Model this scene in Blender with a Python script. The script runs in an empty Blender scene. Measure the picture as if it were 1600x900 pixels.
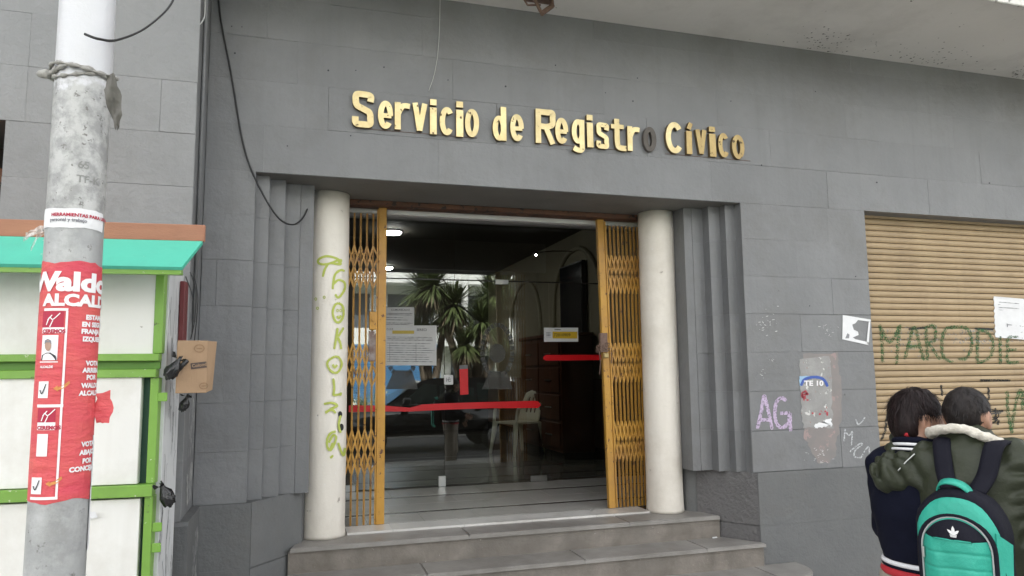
import bpy, bmesh, math, random
import numpy as np
from mathutils import Vector, Matrix
rnd = random.Random(7)
S = bpy.context.scene
COL = S.collection
# ------------------------------------------------------------------ camera
F = (3800*110+88*9950)**.5                     # focal length in photo pixels (1600 wide)
_X = np.array([3800, -88, F]); _X /= np.linalg.norm(_X)
_Z = np.array([-110, 9950, F]); _Z -= _X*(_X@_Z); _Z /= np.linalg.norm(_Z)
_Y = np.cross(_Z, _X)
if _Y[2] < 0: _Y = -_Y
R = np.array([_X, _Y, _Z])                     # camera (right, up, forward) -> world
C = np.array([0, -4.87, 1.70])
cam = bpy.data.objects.new('camera', bpy.data.cameras.new('camera')); COL.objects.link(cam)
M = Matrix.Identity(4)
for i in range(3):
    M[i][0], M[i][1], M[i][2], M[i][3] = R[i][0], R[i][1], -R[i][2], C[i]
cam.matrix_world = M
cam.data.sensor_width = 36; cam.data.lens = 36*F/1600; cam.data.clip_end = 500; cam.data.clip_start = .05
S.camera = cam
# ------------------------------------------------------------------ sky, sun, exposure
W = bpy.data.worlds.new('World'); S.world = W; W.use_nodes = True
wn = W.node_tree.nodes; wl = W.node_tree.links
bgn = wn['Background']; sky = wn.new('ShaderNodeTexSky'); sky.sky_type = 'NISHITA'; sky.sun_disc = False
SUN_EL, SUN_AZ = math.radians(50), math.radians(-22)   # azimuth from +Y, clockwise
sky.sun_elevation = SUN_EL; sky.sun_rotation = SUN_AZ
sky.dust_density = 3.0; sky.air_density = 1.0; sky.ozone_density = 1.0
hs = wn.new('ShaderNodeHueSaturation'); hs.inputs['Saturation'].default_value = .10
wl.new(sky.outputs[0], hs.inputs['Color']); wl.new(hs.outputs[0], bgn.inputs['Color'])
bgn.inputs['Strength'].default_value = .15
sl = bpy.data.lights.new('sun', 'SUN'); sl.energy = 4.6; sl.angle = math.radians(1.5); sl.color = (1, .97, .92)
so = bpy.data.objects.new('sun', sl); COL.objects.link(so)
sd = Vector((math.sin(SUN_AZ)*math.cos(SUN_EL), math.cos(SUN_AZ)*math.cos(SUN_EL), math.sin(SUN_EL)))
so.rotation_euler = sd.to_track_quat('Z', 'Y').to_euler(); so.location = (0, -6, 12)
S.view_settings.view_transform = 'Standard'; S.view_settings.look = 'None'
S.view_settings.exposure = 2.35; S.view_settings.gamma = 1
S.render.engine = 'CYCLES'
S.cycles.max_bounces = 8; S.cycles.transparent_max_bounces = 24
S.cycles.caustics_reflective = False; S.cycles.caustics_refractive = False
# ------------------------------------------------------------------ photo pixel -> place on a known surface
def ray(x, y): return R @ np.array([(x-800)/F, -(y-450)/F, 1])
def onY(x, y, Y=0.):
    d = ray(x, y); return C+d*((Y-C[1])/d[1])
def onZ(x, y, Z=0.):
    d = ray(x, y); return C+d*((Z-C[2])/d[2])
def onX(x, y, X=0.):
    d = ray(x, y); return C+d*((X-C[0])/d[0])
def deep(x, y, d): return C+ray(x, y)*d
def onCyl(x, y, cx, cy, r):
    d = ray(x, y); o = C[:2]-np.array([cx, cy]); a = d[:2]@d[:2]; b = o@d[:2]; c = o@o-r*r
    q = max(b*b-a*c, 0); return C+d*((-b-math.sqrt(q))/a)
# ------------------------------------------------------------------ mesh helpers
def link(name, me, mat=None, parent=None, loc=None, smooth=False):
    o = bpy.data.objects.new(name, me); COL.objects.link(o)
    if mat is not None and not me.materials: me.materials.append(mat)
    if loc is not None: o.location = loc
    if parent is not None: o.parent = parent
    if smooth:
        me.polygons.foreach_set('use_smooth', [True]*len(me.polygons))
    return o
def obj(name, bm, mat=None, parent=None, loc=None, smooth=False):
    me = bpy.data.meshes.new(name); bmesh.ops.recalc_face_normals(bm, faces=bm.faces[:]); bm.to_mesh(me); bm.free()
    return link(name, me, mat, parent, loc, smooth)
def pyobj(name, v, f, mat=None, parent=None, loc=None, smooth=False):
    me = bpy.data.meshes.new(name); me.from_pydata([tuple(map(float, p)) for p in v], [], [tuple(map(int, q)) for q in f]); me.update()
    return link(name, me, mat, parent, loc, smooth)
def thing(name, label, cat, loc=(0, 0, 0), rz=0, group=None):
    o = bpy.data.objects.new(name, None); COL.objects.link(o); o.location = loc; o.rotation_euler = (0, 0, rz)
    o.empty_display_size = .1
    return tag(o, label, cat, group)
def tag(o, label, cat, group=None):
    o['label'] = label; o['category'] = cat
    if group: o['group'] = group
    return o
def struct(o): o['kind'] = 'structure'; return o
def NB(): return bmesh.new()
def box(bm, x0, x1, y0, y1, z0, z1, bev=0, mtx=None):
    vs = [bm.verts.new((x, y, z)) for x in (x0, x1) for y in (y0, y1) for z in (z0, z1)]
    fs = [bm.faces.new([vs[i] for i in q]) for q in ((0, 1, 3, 2), (4, 6, 7, 5), (0, 4, 5, 1), (2, 3, 7, 6), (0, 2, 6, 4), (1, 5, 7, 3))]
    if bev:
        es = list({e for f in fs for e in f.edges})
        r = bmesh.ops.bevel(bm, geom=es, offset=bev, segments=1, affect='EDGES', profile=.7)
        vs = list({v for f in r['faces'] for v in f.verts} | {v for v in vs if v.is_valid})
    if mtx is not None: bmesh.ops.transform(bm, matrix=mtx, verts=[v for v in vs if v.is_valid])
    return vs
def prism(bm, poly, z0, z1):                     # vertical prism over an xy polygon
    a = [bm.verts.new((x, y, z0)) for x, y in poly]; b = [bm.verts.new((x, y, z1)) for x, y in poly]
    n = len(poly)
    for i in range(n): bm.faces.new((a[i], a[(i+1) % n], b[(i+1) % n], b[i]))
    bm.faces.new(a[::-1]); bm.faces.new(b)
def extr(bm, poly, fn, a, b):                    # prism over any 2d polygon; fn(u, v, w) places it
    A = [bm.verts.new(fn(u, v, a)) for u, v in poly]; B = [bm.verts.new(fn(u, v, b)) for u, v in poly]
    n = len(poly)
    for i in range(n): bm.faces.new((A[i], A[(i+1) % n], B[(i+1) % n], B[i]))
    bm.faces.new(A[::-1]); bm.faces.new(B)
def tube(bm, pts, r, n=8, cap=True):
    pts = [Vector(p) for p in pts]; rs = r if isinstance(r, (list, tuple)) else [r]*len(pts)
    rings = []; up = None
    for i, p in enumerate(pts):
        t = (pts[min(i+1, len(pts)-1)]-pts[max(i-1, 0)]).normalized()
        if up is None:
            up = Vector((0, 0, 1)) if abs(t.z) < .9 else Vector((1, 0, 0))
        u = (up-t*up.dot(t)).normalized(); w = t.cross(u); up = u
        rings.append([bm.verts.new(p+(u*math.cos(2*math.pi*k/n)+w*math.sin(2*math.pi*k/n))*rs[i]) for k in range(n)])
    for a, b in zip(rings, rings[1:]):
        for k in range(n): bm.faces.new((a[k], a[(k+1) % n], b[(k+1) % n], b[k]))
    if cap: bm.faces.new(rings[0][::-1]); bm.faces.new(rings[-1])
def spline(pts, n=8):
    P = [Vector(p) for p in pts]; out = []
    for i in range(len(P)-1):
        p0, p1, p2, p3 = P[max(i-1, 0)], P[i], P[i+1], P[min(i+2, len(P)-1)]
        for k in range(n):
            t = k/n
            out.append(.5*((2*p1)+(p2-p0)*t+(2*p0-5*p1+4*p2-p3)*t*t+(3*p1-p0-3*p2+p3)*t**3))
    return out+[P[-1]]
def lathe(bm, prof, n=32, cx=0, cy=0, wob=0):
    rings = []
    for r, z in prof:
        rings.append([bm.verts.new((cx+(r+rnd.uniform(-wob, wob))*math.cos(2*math.pi*k/n), cy+(r+rnd.uniform(-wob, wob))*math.sin(2*math.pi*k/n), z)) for k in range(n)])
    for a, b in zip(rings, rings[1:]):
        for k in range(n): bm.faces.new((a[k], a[(k+1) % n], b[(k+1) % n], b[k]))
    bm.faces.new(rings[0][::-1]); bm.faces.new(rings[-1])
def ribbon(bm, pts, w, fn, step=2., jit=.12, taper=True):
    """a brush stroke: 2d polyline (photo pixels or metres) of width w laid on a surface by fn(u, v)"""
    P = spline([(x, y, 0) for x, y in pts], 8) if len(pts) > 2 else [Vector((*pts[0], 0)), Vector((*pts[1], 0))]
    Q = [P[0]]
    for a, b in zip(P, P[1:]):
        n = max(1, int((b-a).length/step))
        Q += [a+(b-a)*(k/n) for k in range(1, n+1)]
    rows = []
    for i, p in enumerate(Q):
        t = Q[min(i+1, len(Q)-1)]-Q[max(i-1, 0)]
        if t.length < 1e-9: t = Vector((1, 0, 0))
        t.normalize(); nrm = Vector((-t.y, t.x, 0)); ww = w*.5*(1+rnd.uniform(-jit, jit))
        if taper and (i == 0 or i == len(Q)-1): ww *= .5
        rows.append([bm.verts.new(fn(*(p+nrm*ww*s)[:2])) for s in (-1, 0, 1)])
    for a, b in zip(rows, rows[1:]):
        for k in (0, 1):
            try: bm.faces.new((a[k], a[k+1], b[k+1], b[k]))
            except ValueError: pass
def patch(bm, poly, fn, n=1):                    # a flat-print polygon placed by fn
    try: bm.faces.new([bm.verts.new(fn(u, v)) for u, v in poly])
    except ValueError: pass
_tc = {}
def text2d(s, size=1., bold=0., align='LEFT'):
    """flat text outline as (verts2d, faces)"""
    k = (s, size, bold, align)
    if k in _tc: return _tc[k]
    cu = bpy.data.curves.new('txt', 'FONT'); cu.body = s; cu.size = size; cu.offset = bold; cu.align_x = align
    cu.resolution_u = 3; cu.fill_mode = 'FRONT'
    o = bpy.data.objects.new('txt', cu); COL.objects.link(o)
    dg = bpy.context.evaluated_depsgraph_get(); dg.update()
    me = bpy.data.meshes.new_from_object(o.evaluated_get(dg))
    v = [(p.co.x, p.co.y) for p in me.vertices]; f = [tuple(p.vertices) for p in me.polygons]
    bpy.data.objects.remove(o); bpy.data.curves.remove(cu); bpy.data.meshes.remove(me)
    _tc[k] = (v, f); return v, f
def text_on(bm, s, size, fn, bold=0., align='LEFT', cuts=0):
    v, f = text2d(s, size, bold, align)
    if not v: return
    if cuts:
        t = bmesh.new(); vs = [t.verts.new((x, y, 0)) for x, y in v]
        for q in f:
            try: t.faces.new([vs[i] for i in q])
            except ValueError: pass
        x0 = min(p[0] for p in v); x1 = max(p[0] for p in v); n = int((x1-x0)/cuts)
        for k in range(1, n+1):
            bmesh.ops.bisect_plane(t, geom=t.verts[:]+t.edges[:]+t.faces[:], plane_co=(x0+k*cuts, 0, 0), plane_no=(1, 0, 0))
        t.verts.index_update()
        v = [(p.co.x, p.co.y) for p in t.verts]; f = [[q.index for q in p.verts] for p in t.faces]; t.free()
    vs = [bm.verts.new(fn(x, y)) for x, y in v]
    for q in f:
        try: bm.faces.new([vs[i] for i in q])
        except ValueError: pass
def dup(o, name, parent=None, loc=None):
    c = o.copy(); COL.objects.link(c); c.name = name
    if parent is not None: c.parent = parent
    if loc is not None: c.location = loc
    return c
# ------------------------------------------------------------------ materials
_m = {}
def mat(name, c, rough=.6, c2=None, sc=3., amt=1., bump=0., bsc=40., metal=0., chips=None, chip_sc=9., chip_at=.66, chip_w=.03, rand=0., spec=.5,
        streak=None, dirt=None, coat=0., aniso=(1, 1, 1), local=False, trans=0., sheen=0., second=None, chip2=None):
    if name in _m: return _m[name]
    m = bpy.data.materials.new(name); m.use_nodes = True; _m[name] = m
    N = m.node_tree.nodes; L = m.node_tree.links; p = N['Principled BSDF']
    p.inputs['Roughness'].default_value = rough; p.inputs['Metallic'].default_value = metal
    p.inputs['Specular IOR Level'].default_value = spec; p.inputs['Coat Weight'].default_value = coat
    p.inputs['Sheen Weight'].default_value = sheen
    if local:
        tc = N.new('ShaderNodeTexCoord'); src = tc.outputs['Object']
    else:
        g = N.new('ShaderNodeNewGeometry'); src = g.outputs['Position']
    mp = N.new('ShaderNodeMapping'); mp.inputs['Scale'].default_value = aniso; L.new(src, mp.inputs['Vector']); vec = mp.outputs[0]
    def noise(s, d=5., r=.6):
        n = N.new('ShaderNodeTexNoise'); n.inputs['Scale'].default_value = s; n.inputs['Detail'].default_value = d; n.inputs['Roughness'].default_value = r
        L.new(vec, n.inputs['Vector']); return n.outputs['Fac']
    def mix(f, a, b):
        x = N.new('ShaderNodeMix'); x.data_type = 'RGBA'
        for s, v in ((0, f), (6, a), (7, b)):
            if isinstance(v, (int, float)): x.inputs[s].default_value = v
            elif isinstance(v, tuple): x.inputs[s].default_value = (*v, 1)
            else: L.new(v, x.inputs[s])
        return x.outputs[2]
    def ramp(f, a, b):
        x = N.new('ShaderNodeMapRange'); L.new(f, x.inputs[0]); x.inputs[1].default_value = a; x.inputs[2].default_value = b; return x.outputs[0]
    col = c
    if c2 is not None:
        f = ramp(noise(sc), .5-.22/max(amt, .01), .5+.22/max(amt, .01)); col = mix(f, c, c2)
    if streak is not None:                       # vertical run marks
        mp2 = N.new('ShaderNodeMapping'); mp2.inputs['Scale'].default_value = (14, 14, .7); L.new(src, mp2.inputs['Vector'])
        n = N.new('ShaderNodeTexNoise'); n.inputs['Scale'].default_value = 1; n.inputs['Detail'].default_value = 4; L.new(mp2.outputs[0], n.inputs['Vector'])
        f = ramp(n.outputs['Fac'], .54, 1.25); col = mix(f, col, streak)
    if dirt is not None:
        f = ramp(noise(1.3, 8, .7), .5, .78); col = mix(f, col, dirt)
    chf = None
    if chips is not None:
        chf = ramp(noise(chip_sc, 9, .62), chip_at, chip_at+chip_w); col = mix(chf, col, chips)
    if chip2 is not None:
        f2 = ramp(noise(chip_sc*2.3, 9, .6), chip2[1], chip2[1]+.02); col = mix(f2, col, chip2[0])
    if rand:
        oi = N.new('ShaderNodeObjectInfo'); h = N.new('ShaderNodeHueSaturation')
        mr = N.new('ShaderNodeMapRange'); L.new(oi.outputs['Random'], mr.inputs[0]); mr.inputs[3].default_value = 1-rand; mr.inputs[4].default_value = 1+rand
        L.new(mr.outputs[0], h.inputs['Value'])
        if isinstance(col, tuple): h.inputs['Color'].default_value = (*col, 1)
        else: L.new(col, h.inputs['Color'])
        col = h.outputs[0]
    if isinstance(col, tuple): p.inputs['Base Color'].default_value = (*col, 1)
    else: L.new(col, p.inputs['Base Color'])
    if bump:
        b = N.new('ShaderNodeBump'); b.inputs['Strength'].default_value = 1; b.inputs['Distance'].default_value = bump
        hsrc = noise(bsc, 6, .6)
        if chf is not None:
            a = N.new('ShaderNodeMath'); a.operation = 'SUBTRACT'; L.new(hsrc, a.inputs[0]); L.new(chf, a.inputs[1]); hsrc = a.outputs[0]
        L.new(hsrc, b.inputs['Height']); L.new(b.outputs[0], p.inputs['Normal'])
    if second: second(m, N, L, p, vec, noise, mix, ramp)
    return m
WALL = mat('grey_wall_paint', (.152, .155, .160), .5, (.196, .198, .202), 2.0, .8, bump=.006, bsc=17, chips=(.10, .10, .10), chip_sc=11, chip_at=.72, rand=.05, dirt=(.135, .132, .128), streak=(.135, .135, .136), chip2=((.5, .5, .49), .76))
WALL2 = mat('pale_grey_wall_paint', (.215, .218, .22), .6, (.255, .257, .258), 2.0, .7, bump=.006, bsc=24, chips=(.13, .13, .13), chip_sc=12, chip_at=.73, rand=.03, dirt=(.195, .195, .192), streak=(.21, .214, .215))
PLINTH = mat('grey_plinth_paint', (.112, .117, .119), .6, (.148, .15, .149), 3.0, .7, bump=.006, bsc=30, dirt=(.13, .125, .118), chips=(.33, .33, .32), chip_sc=15, chip_at=.745, rand=.05, streak=(.135, .135, .133))
ROUGH = mat('rough_render', (.125, .12, .12), .8, (.165, .16, .16), 4, .8, bump=.02, bsc=34, dirt=(.12, .118, .115))
GAPM = mat('joint_mortar', (.19, .193, .198), .9)
CANOPY = mat('canopy_render', (.68, .66, .63), .8, (.74, .72, .69), 1.2, .7, bump=.004, bsc=18, chips=(.07, .07, .065), chip_sc=16, chip_at=.70, chip_w=.012, dirt=(.56, .54, .51))
CANEDGE = mat('canopy_edge_paint', (.7, .69, .66), .7, (.55, .53, .5), 5, 1, bump=.006, bsc=30, streak=(.35, .33, .31), chips=(.3, .28, .26), chip_sc=10, chip_at=.62)
CREAM = mat('cream_column_paint', (.70, .655, .585), .5, (.76, .715, .65), 2.4, .7, bump=.003, bsc=20, dirt=(.55, .50, .43), chips=(.40, .36, .31), chip_sc=16, chip_at=.68, streak=(.58, .535, .47), chip2=((.75, .73, .7), .70))
STONE = mat('step_stone', (.145, .127, .108), .6, (.24, .215, .188), 6, 1.3, bump=.003, bsc=60, dirt=(.13, .118, .104), streak=(.105, .094, .083), chips=(.36, .335, .31), chip_sc=30, chip_at=.68, rand=.06)
TREAD = mat('tread_stone', (.215, .202, .186), .42, (.31, .295, .277), 5, 1.2, bump=.002, bsc=60, dirt=(.165, .152, .137), rand=.05, chips=(.38, .365, .345), chip_sc=26, chip_at=.72)
def tri(m, N, L, p, vec, noise, mix, ramp): pass
MARBLE = mat('pale_floor_tile', (.6, .585, .56), .25, (.68, .665, .64), 3, .8, bump=.0008, bsc=50, dirt=(.36, .34, .31), rand=.06)
DARKST = mat('dark_inlay_stone', (.035, .03, .027), .25)
RUST = mat('rusty_brown_steel', (.075, .036, .022), .7, (.14, .06, .03), 8, 1, bump=.004, bsc=40, chips=(.03, .02, .016), chip_sc=18, chip_at=.56)
GATE = mat('ochre_gate_paint', (.52, .285, .045), .5, (.43, .215, .032), 6, .8, bump=.0015, bsc=60, chips=(.12, .055, .03), chip_sc=24, chip_at=.62, chip_w=.02, dirt=(.28, .14, .05), streak=(.3, .135, .03))
IRON = mat('bare_rusty_iron', (.10, .06, .045), .7, (.19, .12, .09), 30, 1, bump=.002, bsc=80)
TAN = mat('tan_shutter_paint', (.35, .25, .14), .5, (.415, .305, .178), 2.5, .8, bump=.001, bsc=50, streak=(.25, .18, .10), dirt=(.28, .20, .115), chips=(.25, .15, .07), chip_sc=14, chip_at=.74, rand=.05)
WHITE = mat('white_board_paint', (.80, .79, .76), .45, (.74, .73, .69), 2, .6, bump=.001, bsc=15, dirt=(.60, .575, .52), chips=(.42, .39, .34), chip_sc=20, chip_at=.70, streak=(.62, .60, .55))
GREEN = mat('lime_green_paint', (.20, .39, .065), .4, (.17, .34, .05), 4, .8, bump=.0015, bsc=40, chips=(.10, .13, .05), chip_sc=22, chip_at=.66, dirt=(.14, .26, .05), streak=(.15, .28, .05), chip2=((.5, .55, .38), .66))
TEAL = mat('teal_flap_paint', (.08, .50, .36), .4, (.075, .45, .33), 3, .7, bump=.001, bsc=30, chips=(.45, .55, .47), chip_sc=25, chip_at=.69, dirt=(.07, .37, .27), streak=(.07, .38, .28))
BROWNB = mat('brown_board', (.42, .19, .11), .65, (.34, .15, .09), 5, .9, bump=.002, bsc=60, aniso=(1, 1, 6), dirt=(.28, .14, .09))
DKGREEN = mat('dark_green_paint', (.02, .07, .045), .6)
MAROON = mat('maroon_board', (.16, .025, .03), .5, (.11, .02, .02), 5, 1)
PLASTIC = mat('black_plastic', (.012, .012, .013), .22, spec=.6, bump=.004, bsc=45)
CARD = mat('brown_cardboard', (.36, .24, .145), .8, (.32, .21, .125), 6, .6, bump=.001, bsc=120, aniso=(1, 1, .15))
CABLE = mat('black_cable', (.02, .02, .021), .5)
PALEW = mat('pale_cable', (.5, .5, .48), .5)
def flat(name, c, rough=.7, **k): return mat(name, c, rough, **k)
def spraymat(name, c, cover=.5, sc=70):
    m = mat(name, c, .7, tuple(q*1.35 for q in c), 25)
    def _(): 
        N = m.node_tree.nodes; L = m.node_tree.links; n = N.new('ShaderNodeTexNoise'); n.inputs['Scale'].default_value = sc; n.inputs['Detail'].default_value = 6; n.inputs['Roughness'].default_value = .7
        g = N.new('ShaderNodeNewGeometry'); L.new(g.outputs['Position'], n.inputs['Vector']); r = N.new('ShaderNodeMapRange'); r.inputs[1].default_value = .62-cover*.35; r.inputs[2].default_value = .74-cover*.35; L.new(n.outputs['Fac'], r.inputs[0]); L.new(r.outputs[0], N['Principled BSDF'].inputs['Alpha'])
    _(); return m
PAPER = flat('white_paper', (.78, .78, .79), .8, c2=(.7, .7, .71), sc=12, bump=.001, bsc=20)
INK = flat('black_ink', (.03, .03, .035), .7)
GREYINK = flat('grey_ink', (.22, .22, .24), .7)
# ================================================================== ground
def sheet(name, x0, x1, y0, y1, z, m, t=.3):
    b = NB(); box(b, x0, x1, y0, y1, z-t, z); return struct(obj(name, b, m))
ASPH = mat('asphalt', (.05, .05, .052), .85, (.07, .07, .07), 3, 1, bump=.004, bsc=120)
PAVE = mat('pavement_concrete', (.34, .33, .315), .8, (.4, .39, .375), 2, .8, bump=.003, bsc=60, dirt=(.27, .262, .25))
SOIL = mat('ground_earth', (.16, .14, .11), .95, (.2, .18, .14), 2)
sheet('ground', -150, 150, -150, 150, -.16, SOIL)
sheet('road', -150, 150, -11.4, -4.75, -.14, ASPH, .012)
sheet('pavement', -60, 60, -4.55, 0.3, 0., PAVE)
sheet('kerb', -60, 60, -4.75, -4.55, .005, mat('kerb_stone', (.3, .295, .28), .8, (.24, .235, .22), 6))
sheet('far_pavement', -60, 60, -14.0, -11.4, 0., PAVE)
sheet('lawn', -60, 60, -24, -14.0, .02, mat('plaza_grass', (.05, .09, .025), .9, (.07, .11, .03), 6))
# ================================================================== building
B = thing('civic_building', 'grey painted masonry building with a recessed entrance between two cream columns', 'building', (1.55, 0, 0))
def bchild(name, bm, m, smooth=False, parent=None):
    o = obj(name, bm, m, None, None, smooth); o.parent = parent or B
    if parent is None: o.matrix_parent_inverse = Matrix.Translation((-1.55, 0, 0))
    return o
XL, XR = -.253, 3.355                 # entrance recess between these on the facade
SX0 = 4.55; SX1 = 8.4                 # roller shutter opening
ZS = 3.0; ZT = 4.35                   # lintel soffit, canopy soffit
b = NB()                              # wall core, 14 mm behind the block faces
for x0, x1, z0, z1, y1 in ((-.56, XL, .9, ZS, .24), (-.56, 10.5, ZS, 6.2, .24), (XR, SX0, .9, ZS, .24), (SX1, 10.5, .9, ZS, .24)):
    box(b, x0+.002, x1-.002, .014, y1, z0+.003, z1-.002)
wall = bchild('wall', b, GAPM)
wall['label'] = 'painted block wall under the canopy'
def block(parent, x0, x1, z0, z1, yf, m, t=.05, g=None, bev=.0028, name='masonry_block'):
    g = g if g is not None else rnd.choice((.00005, .0001, .0001, .0003, .0008))
    bb = NB(); w, h = (x1-x0)/2-g, (z1-z0)/2-g; dy = rnd.uniform(-.0012, .0012)
    box(bb, -w, w, 0, t, -h, h)
    es = [e for e in bb.edges if all(v.co.y < 1e-6 for v in e.verts)]
    bmesh.ops.bevel(bb, geom=es, offset=bev*rnd.choice((.08, .12, .2, .35, .9)), segments=1, affect='EDGES', profile=.5)
    o = obj(name, bb, m); o.location = ((x0+x1)/2, yf+dy, (z0+z1)/2)
    o.rotation_euler = (rnd.uniform(-.0015, .0015), 0, rnd.uniform(-.0012, .0012))
    o.parent = parent; o.matrix_parent_inverse = parent.matrix_world.inverted(); return o
bpy.context.view_layer.update()
def course(parent, x0, x1, z0, z1, yf, m, off, L=1.25, **k):
    x = x0; first = True
    while x < x1-.001:
        l = L*rnd.uniform(.85, 1.15) if not first else off
        first = False
        e = x+l
        if x1-e < .28: e = x1
        block(parent, x, e, z0, z1, yf, m, **k); x = e
zc = [.915, 1.225, 1.525, 1.825, 2.125, 2.42, 2.715, ZS]
for i, (z0, z1) in enumerate(zip(zc, zc[1:])):
    if i in (2, 4):
        xm = -.47 if i == 4 else -.41
        block(wall, -.558, xm, z0, z1, 0, WALL); block(wall, xm, XL, z0, z1, 0, WALL)
    else: block(wall, -.558, XL, z0, z1, 0, WALL)
    course(wall, XR, SX0, z0, z1, 0, WALL, .5 if i % 2 else .82, bev=.0045 if i < 5 else .0028)
    course(wall, SX1, 10.5, z0, z1, 0, WALL, .5 if i % 2 else .82)
zu = [ZS, 3.315, 3.615, 3.91, 4.2, 4.5, 4.9, 5.3, 5.7, 6.2]
for i, (z0, z1) in enumerate(zip(zu, zu[1:])):
    course(wall, -.558, 10.5, z0, z1, 0, WALL, (.35, .75, .55)[i % 3], 1.1, bev=.0016)
b = NB(); box(b, -.55, 22, .02, 9.6, 6.203, 15.5); bchild('sun_block_upper', b, WALL)  # unseen upper mass, added to keep the sun off the street front
b = NB(); box(b, 10.52, 22, .02, 9.6, -.1, 6.2); bchild('sun_block_side', b, WALL)  # unseen ground-level block, added beyond the view to stop sunlight
# plinth: blocks on the facade and the splayed faces of the entrance
PT = .915
PLX = [(-.20, .03), (.085, .36)]       # left splay (outer, inner)
PRX = [(3.385, -.014), (3.103, .40), (3.045, .47)]
b = NB(); box(b, XR+.05, 10.5, .0, .23, -.1, PT-.01)
plinth = bchild('plinth', b, GAPM)
for z0, z1 in ((-.05, .525), (.525, PT)):
    course(plinth, 3.386, 10.5, z0, z1, -.014, PLINTH, 1.25, 1.3)
    block(plinth, -.55, -.225, z0, z1, -.014, PLINTH)
def splay(p, q, z0, z1, m, th=.2):
    p, q = Vector((*p, 0)), Vector((*q, 0)); d = (q-p); n = Vector((d.y, -d.x, 0)).normalized()
    if n.y > 0: n = -n
    bb = NB(); prism(bb, [tuple((p)[:2]), tuple((q)[:2]), tuple((q-n*th)[:2]), tuple((p-n*th)[:2])], z0+.0015, z1-.0015)
    bmesh.ops.recalc_face_normals(bb, faces=bb.faces[:])
    bmesh.ops.bevel(bb, geom=[e for e in bb.edges], offset=.004, segments=2, affect='EDGES')
    o = obj('plinth_block', bb, m); o.parent = plinth; return o
for z0, z1 in ((-.05, .525), (.525, PT+.004)):
    splay((-.222, -.012), PLX[1], z0, z1, PLINTH); splay(PLX[1], (.13, .62), z0, z1, PLINTH)
    splay(PRX[0], PRX[1], z0, z1, ROUGH); splay(PRX[1], PRX[2], z0, z1, PLINTH); splay(PRX[2], (3.02, .66), z0, z1, PLINTH)
# stepped jambs, one block for each course of each step
jl = [(-.253, -.168, .086), (-.168, -.068, .168), (-.068, .030, .258)]
for side in (0, 1):
    b = NB(); box(b, *((.032, .12) if not side else (3.0, 3.07)), .262, .7, PT, ZS-.001)
    jb = bchild('jamb', b, WALL)
    for (x0, x1, y) in jl:
        if side: x0, x1 = 3.102-x1, 3.102-x0
        for z0, z1 in zip(zc, zc[1:]):
            bb = NB(); box(bb, x0+(.0 if side else -.04), x1+(.04 if side else 0), y, .72, z0+.0003, z1-.0003, bev=.0015)
            o = obj('jamb_block', bb, WALL); o.parent = jb; o.matrix_parent_inverse = Matrix.Identity(4)
# lintel soffit, porch box
DARKC = mat('porch_paint', (.19, .175, .15), .7, (.23, .21, .185), 2)
b = NB(); box(b, XL-.001, XR+.001, .243, .78, ZS+.0, ZS+.28); box(b, XL, XR, .02, .243, ZS-.002, ZS+.004)
bchild('soffit', b, mat('soffit_paint', (.15, .145, .135), .7, (.185, .178, .165), 2, dirt=(.11, .10, .09), bump=.003, bsc=25))
GY = 2.3
b = NB(); box(b, -.75, -.60, .70, GY, .2, 3.5); bchild('porch_wall', b, DARKC)
b = NB(); box(b, 3.70, 3.85, .70, GY, .2, 3.5); bchild('porch_wall', b, DARKC)
b = NB(); box(b, -.6, .06, .66, .72, .2, 3.5); bchild('porch_front_wall', b, DARKC)
b = NB(); box(b, 3.06, 3.70, .66, .72, .2, 3.5); bchild('porch_front_wall', b, DARKC)
b = NB(); box(b, -.6, 3.70, .782, GY+.1, 3.5, 3.7); bchild('porch_ceiling', b, DARKC)
b = NB(); box(b, -.6, 3.70, GY-.05, GY+.05, 3.22, 3.5); bchild('door_header', b, mat('header_paint', (.68, .67, .65), .5))
b = NB(); box(b, .1, 3.02, .60, .735, 2.960, ZS-.001, bev=.004); bchild('gate_beam', b, RUST)
b = NB(); box(b, .06, 3.05, .782, .85, 2.935, 3.3, bev=.003); bchild('white_header', b, mat('header_paint', (.68, .67, .65), .5))
# canopy
b = NB(); box(b, -.56, 10.5, -1.05, -.0, ZT, ZT+.2); can = bchild('canopy', b, CANOPY)
b = NB(); box(b, -.57, 10.5, -1.075, -1.045, ZT-.012, ZT+.26, bev=.006); bchild('canopy_edge', b, CANEDGE)
# cream columns with their spray-paint tags
COLS = [(.233, .52), (2.885, .52)]; CR = .146
cols = []
for cx, cy in COLS:
    b = NB(); prof = [(CR+.004+rnd.uniform(-.002, .002), .578), (CR+.003, .60)]+[(CR+rnd.uniform(-.0012, .0012), .65+k*.16) for k in range(15)]+[(CR, ZS-.0015)]
    lathe(b, prof, 48, cx, cy, .0006); cols.append(bchild('column', b, CREAM, True))
    for p in cols[-1].data.polygons:
        if len(p.vertices) > 4: p.use_smooth = False
cols[0]['label'] = 'cream column with green spray-painted lettering'
SPRAY = flat('olive_green_spray', (.40, .46, .07), .6, c2=(.46, .52, .12), sc=30)
SPRAYD = flat('dark_spray', (.02, .02, .02), .7)
fc = lambda x, y: tuple(onCyl(x, y, *COLS[0], CR+.0035))
zx = lambda x, y: (470+x/2.567, 380+y/2.567)
def strokes(bm, L, w, fn, cv=lambda x, y: (x, y)):
    for i, s in enumerate(L): ribbon(bm, [cv(*q) for q in s], w, (lambda u, v, i=i: (lambda p: (p[0], p[1]-.00035*i, p[2]))(fn(u, v))), step=1.2)
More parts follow.
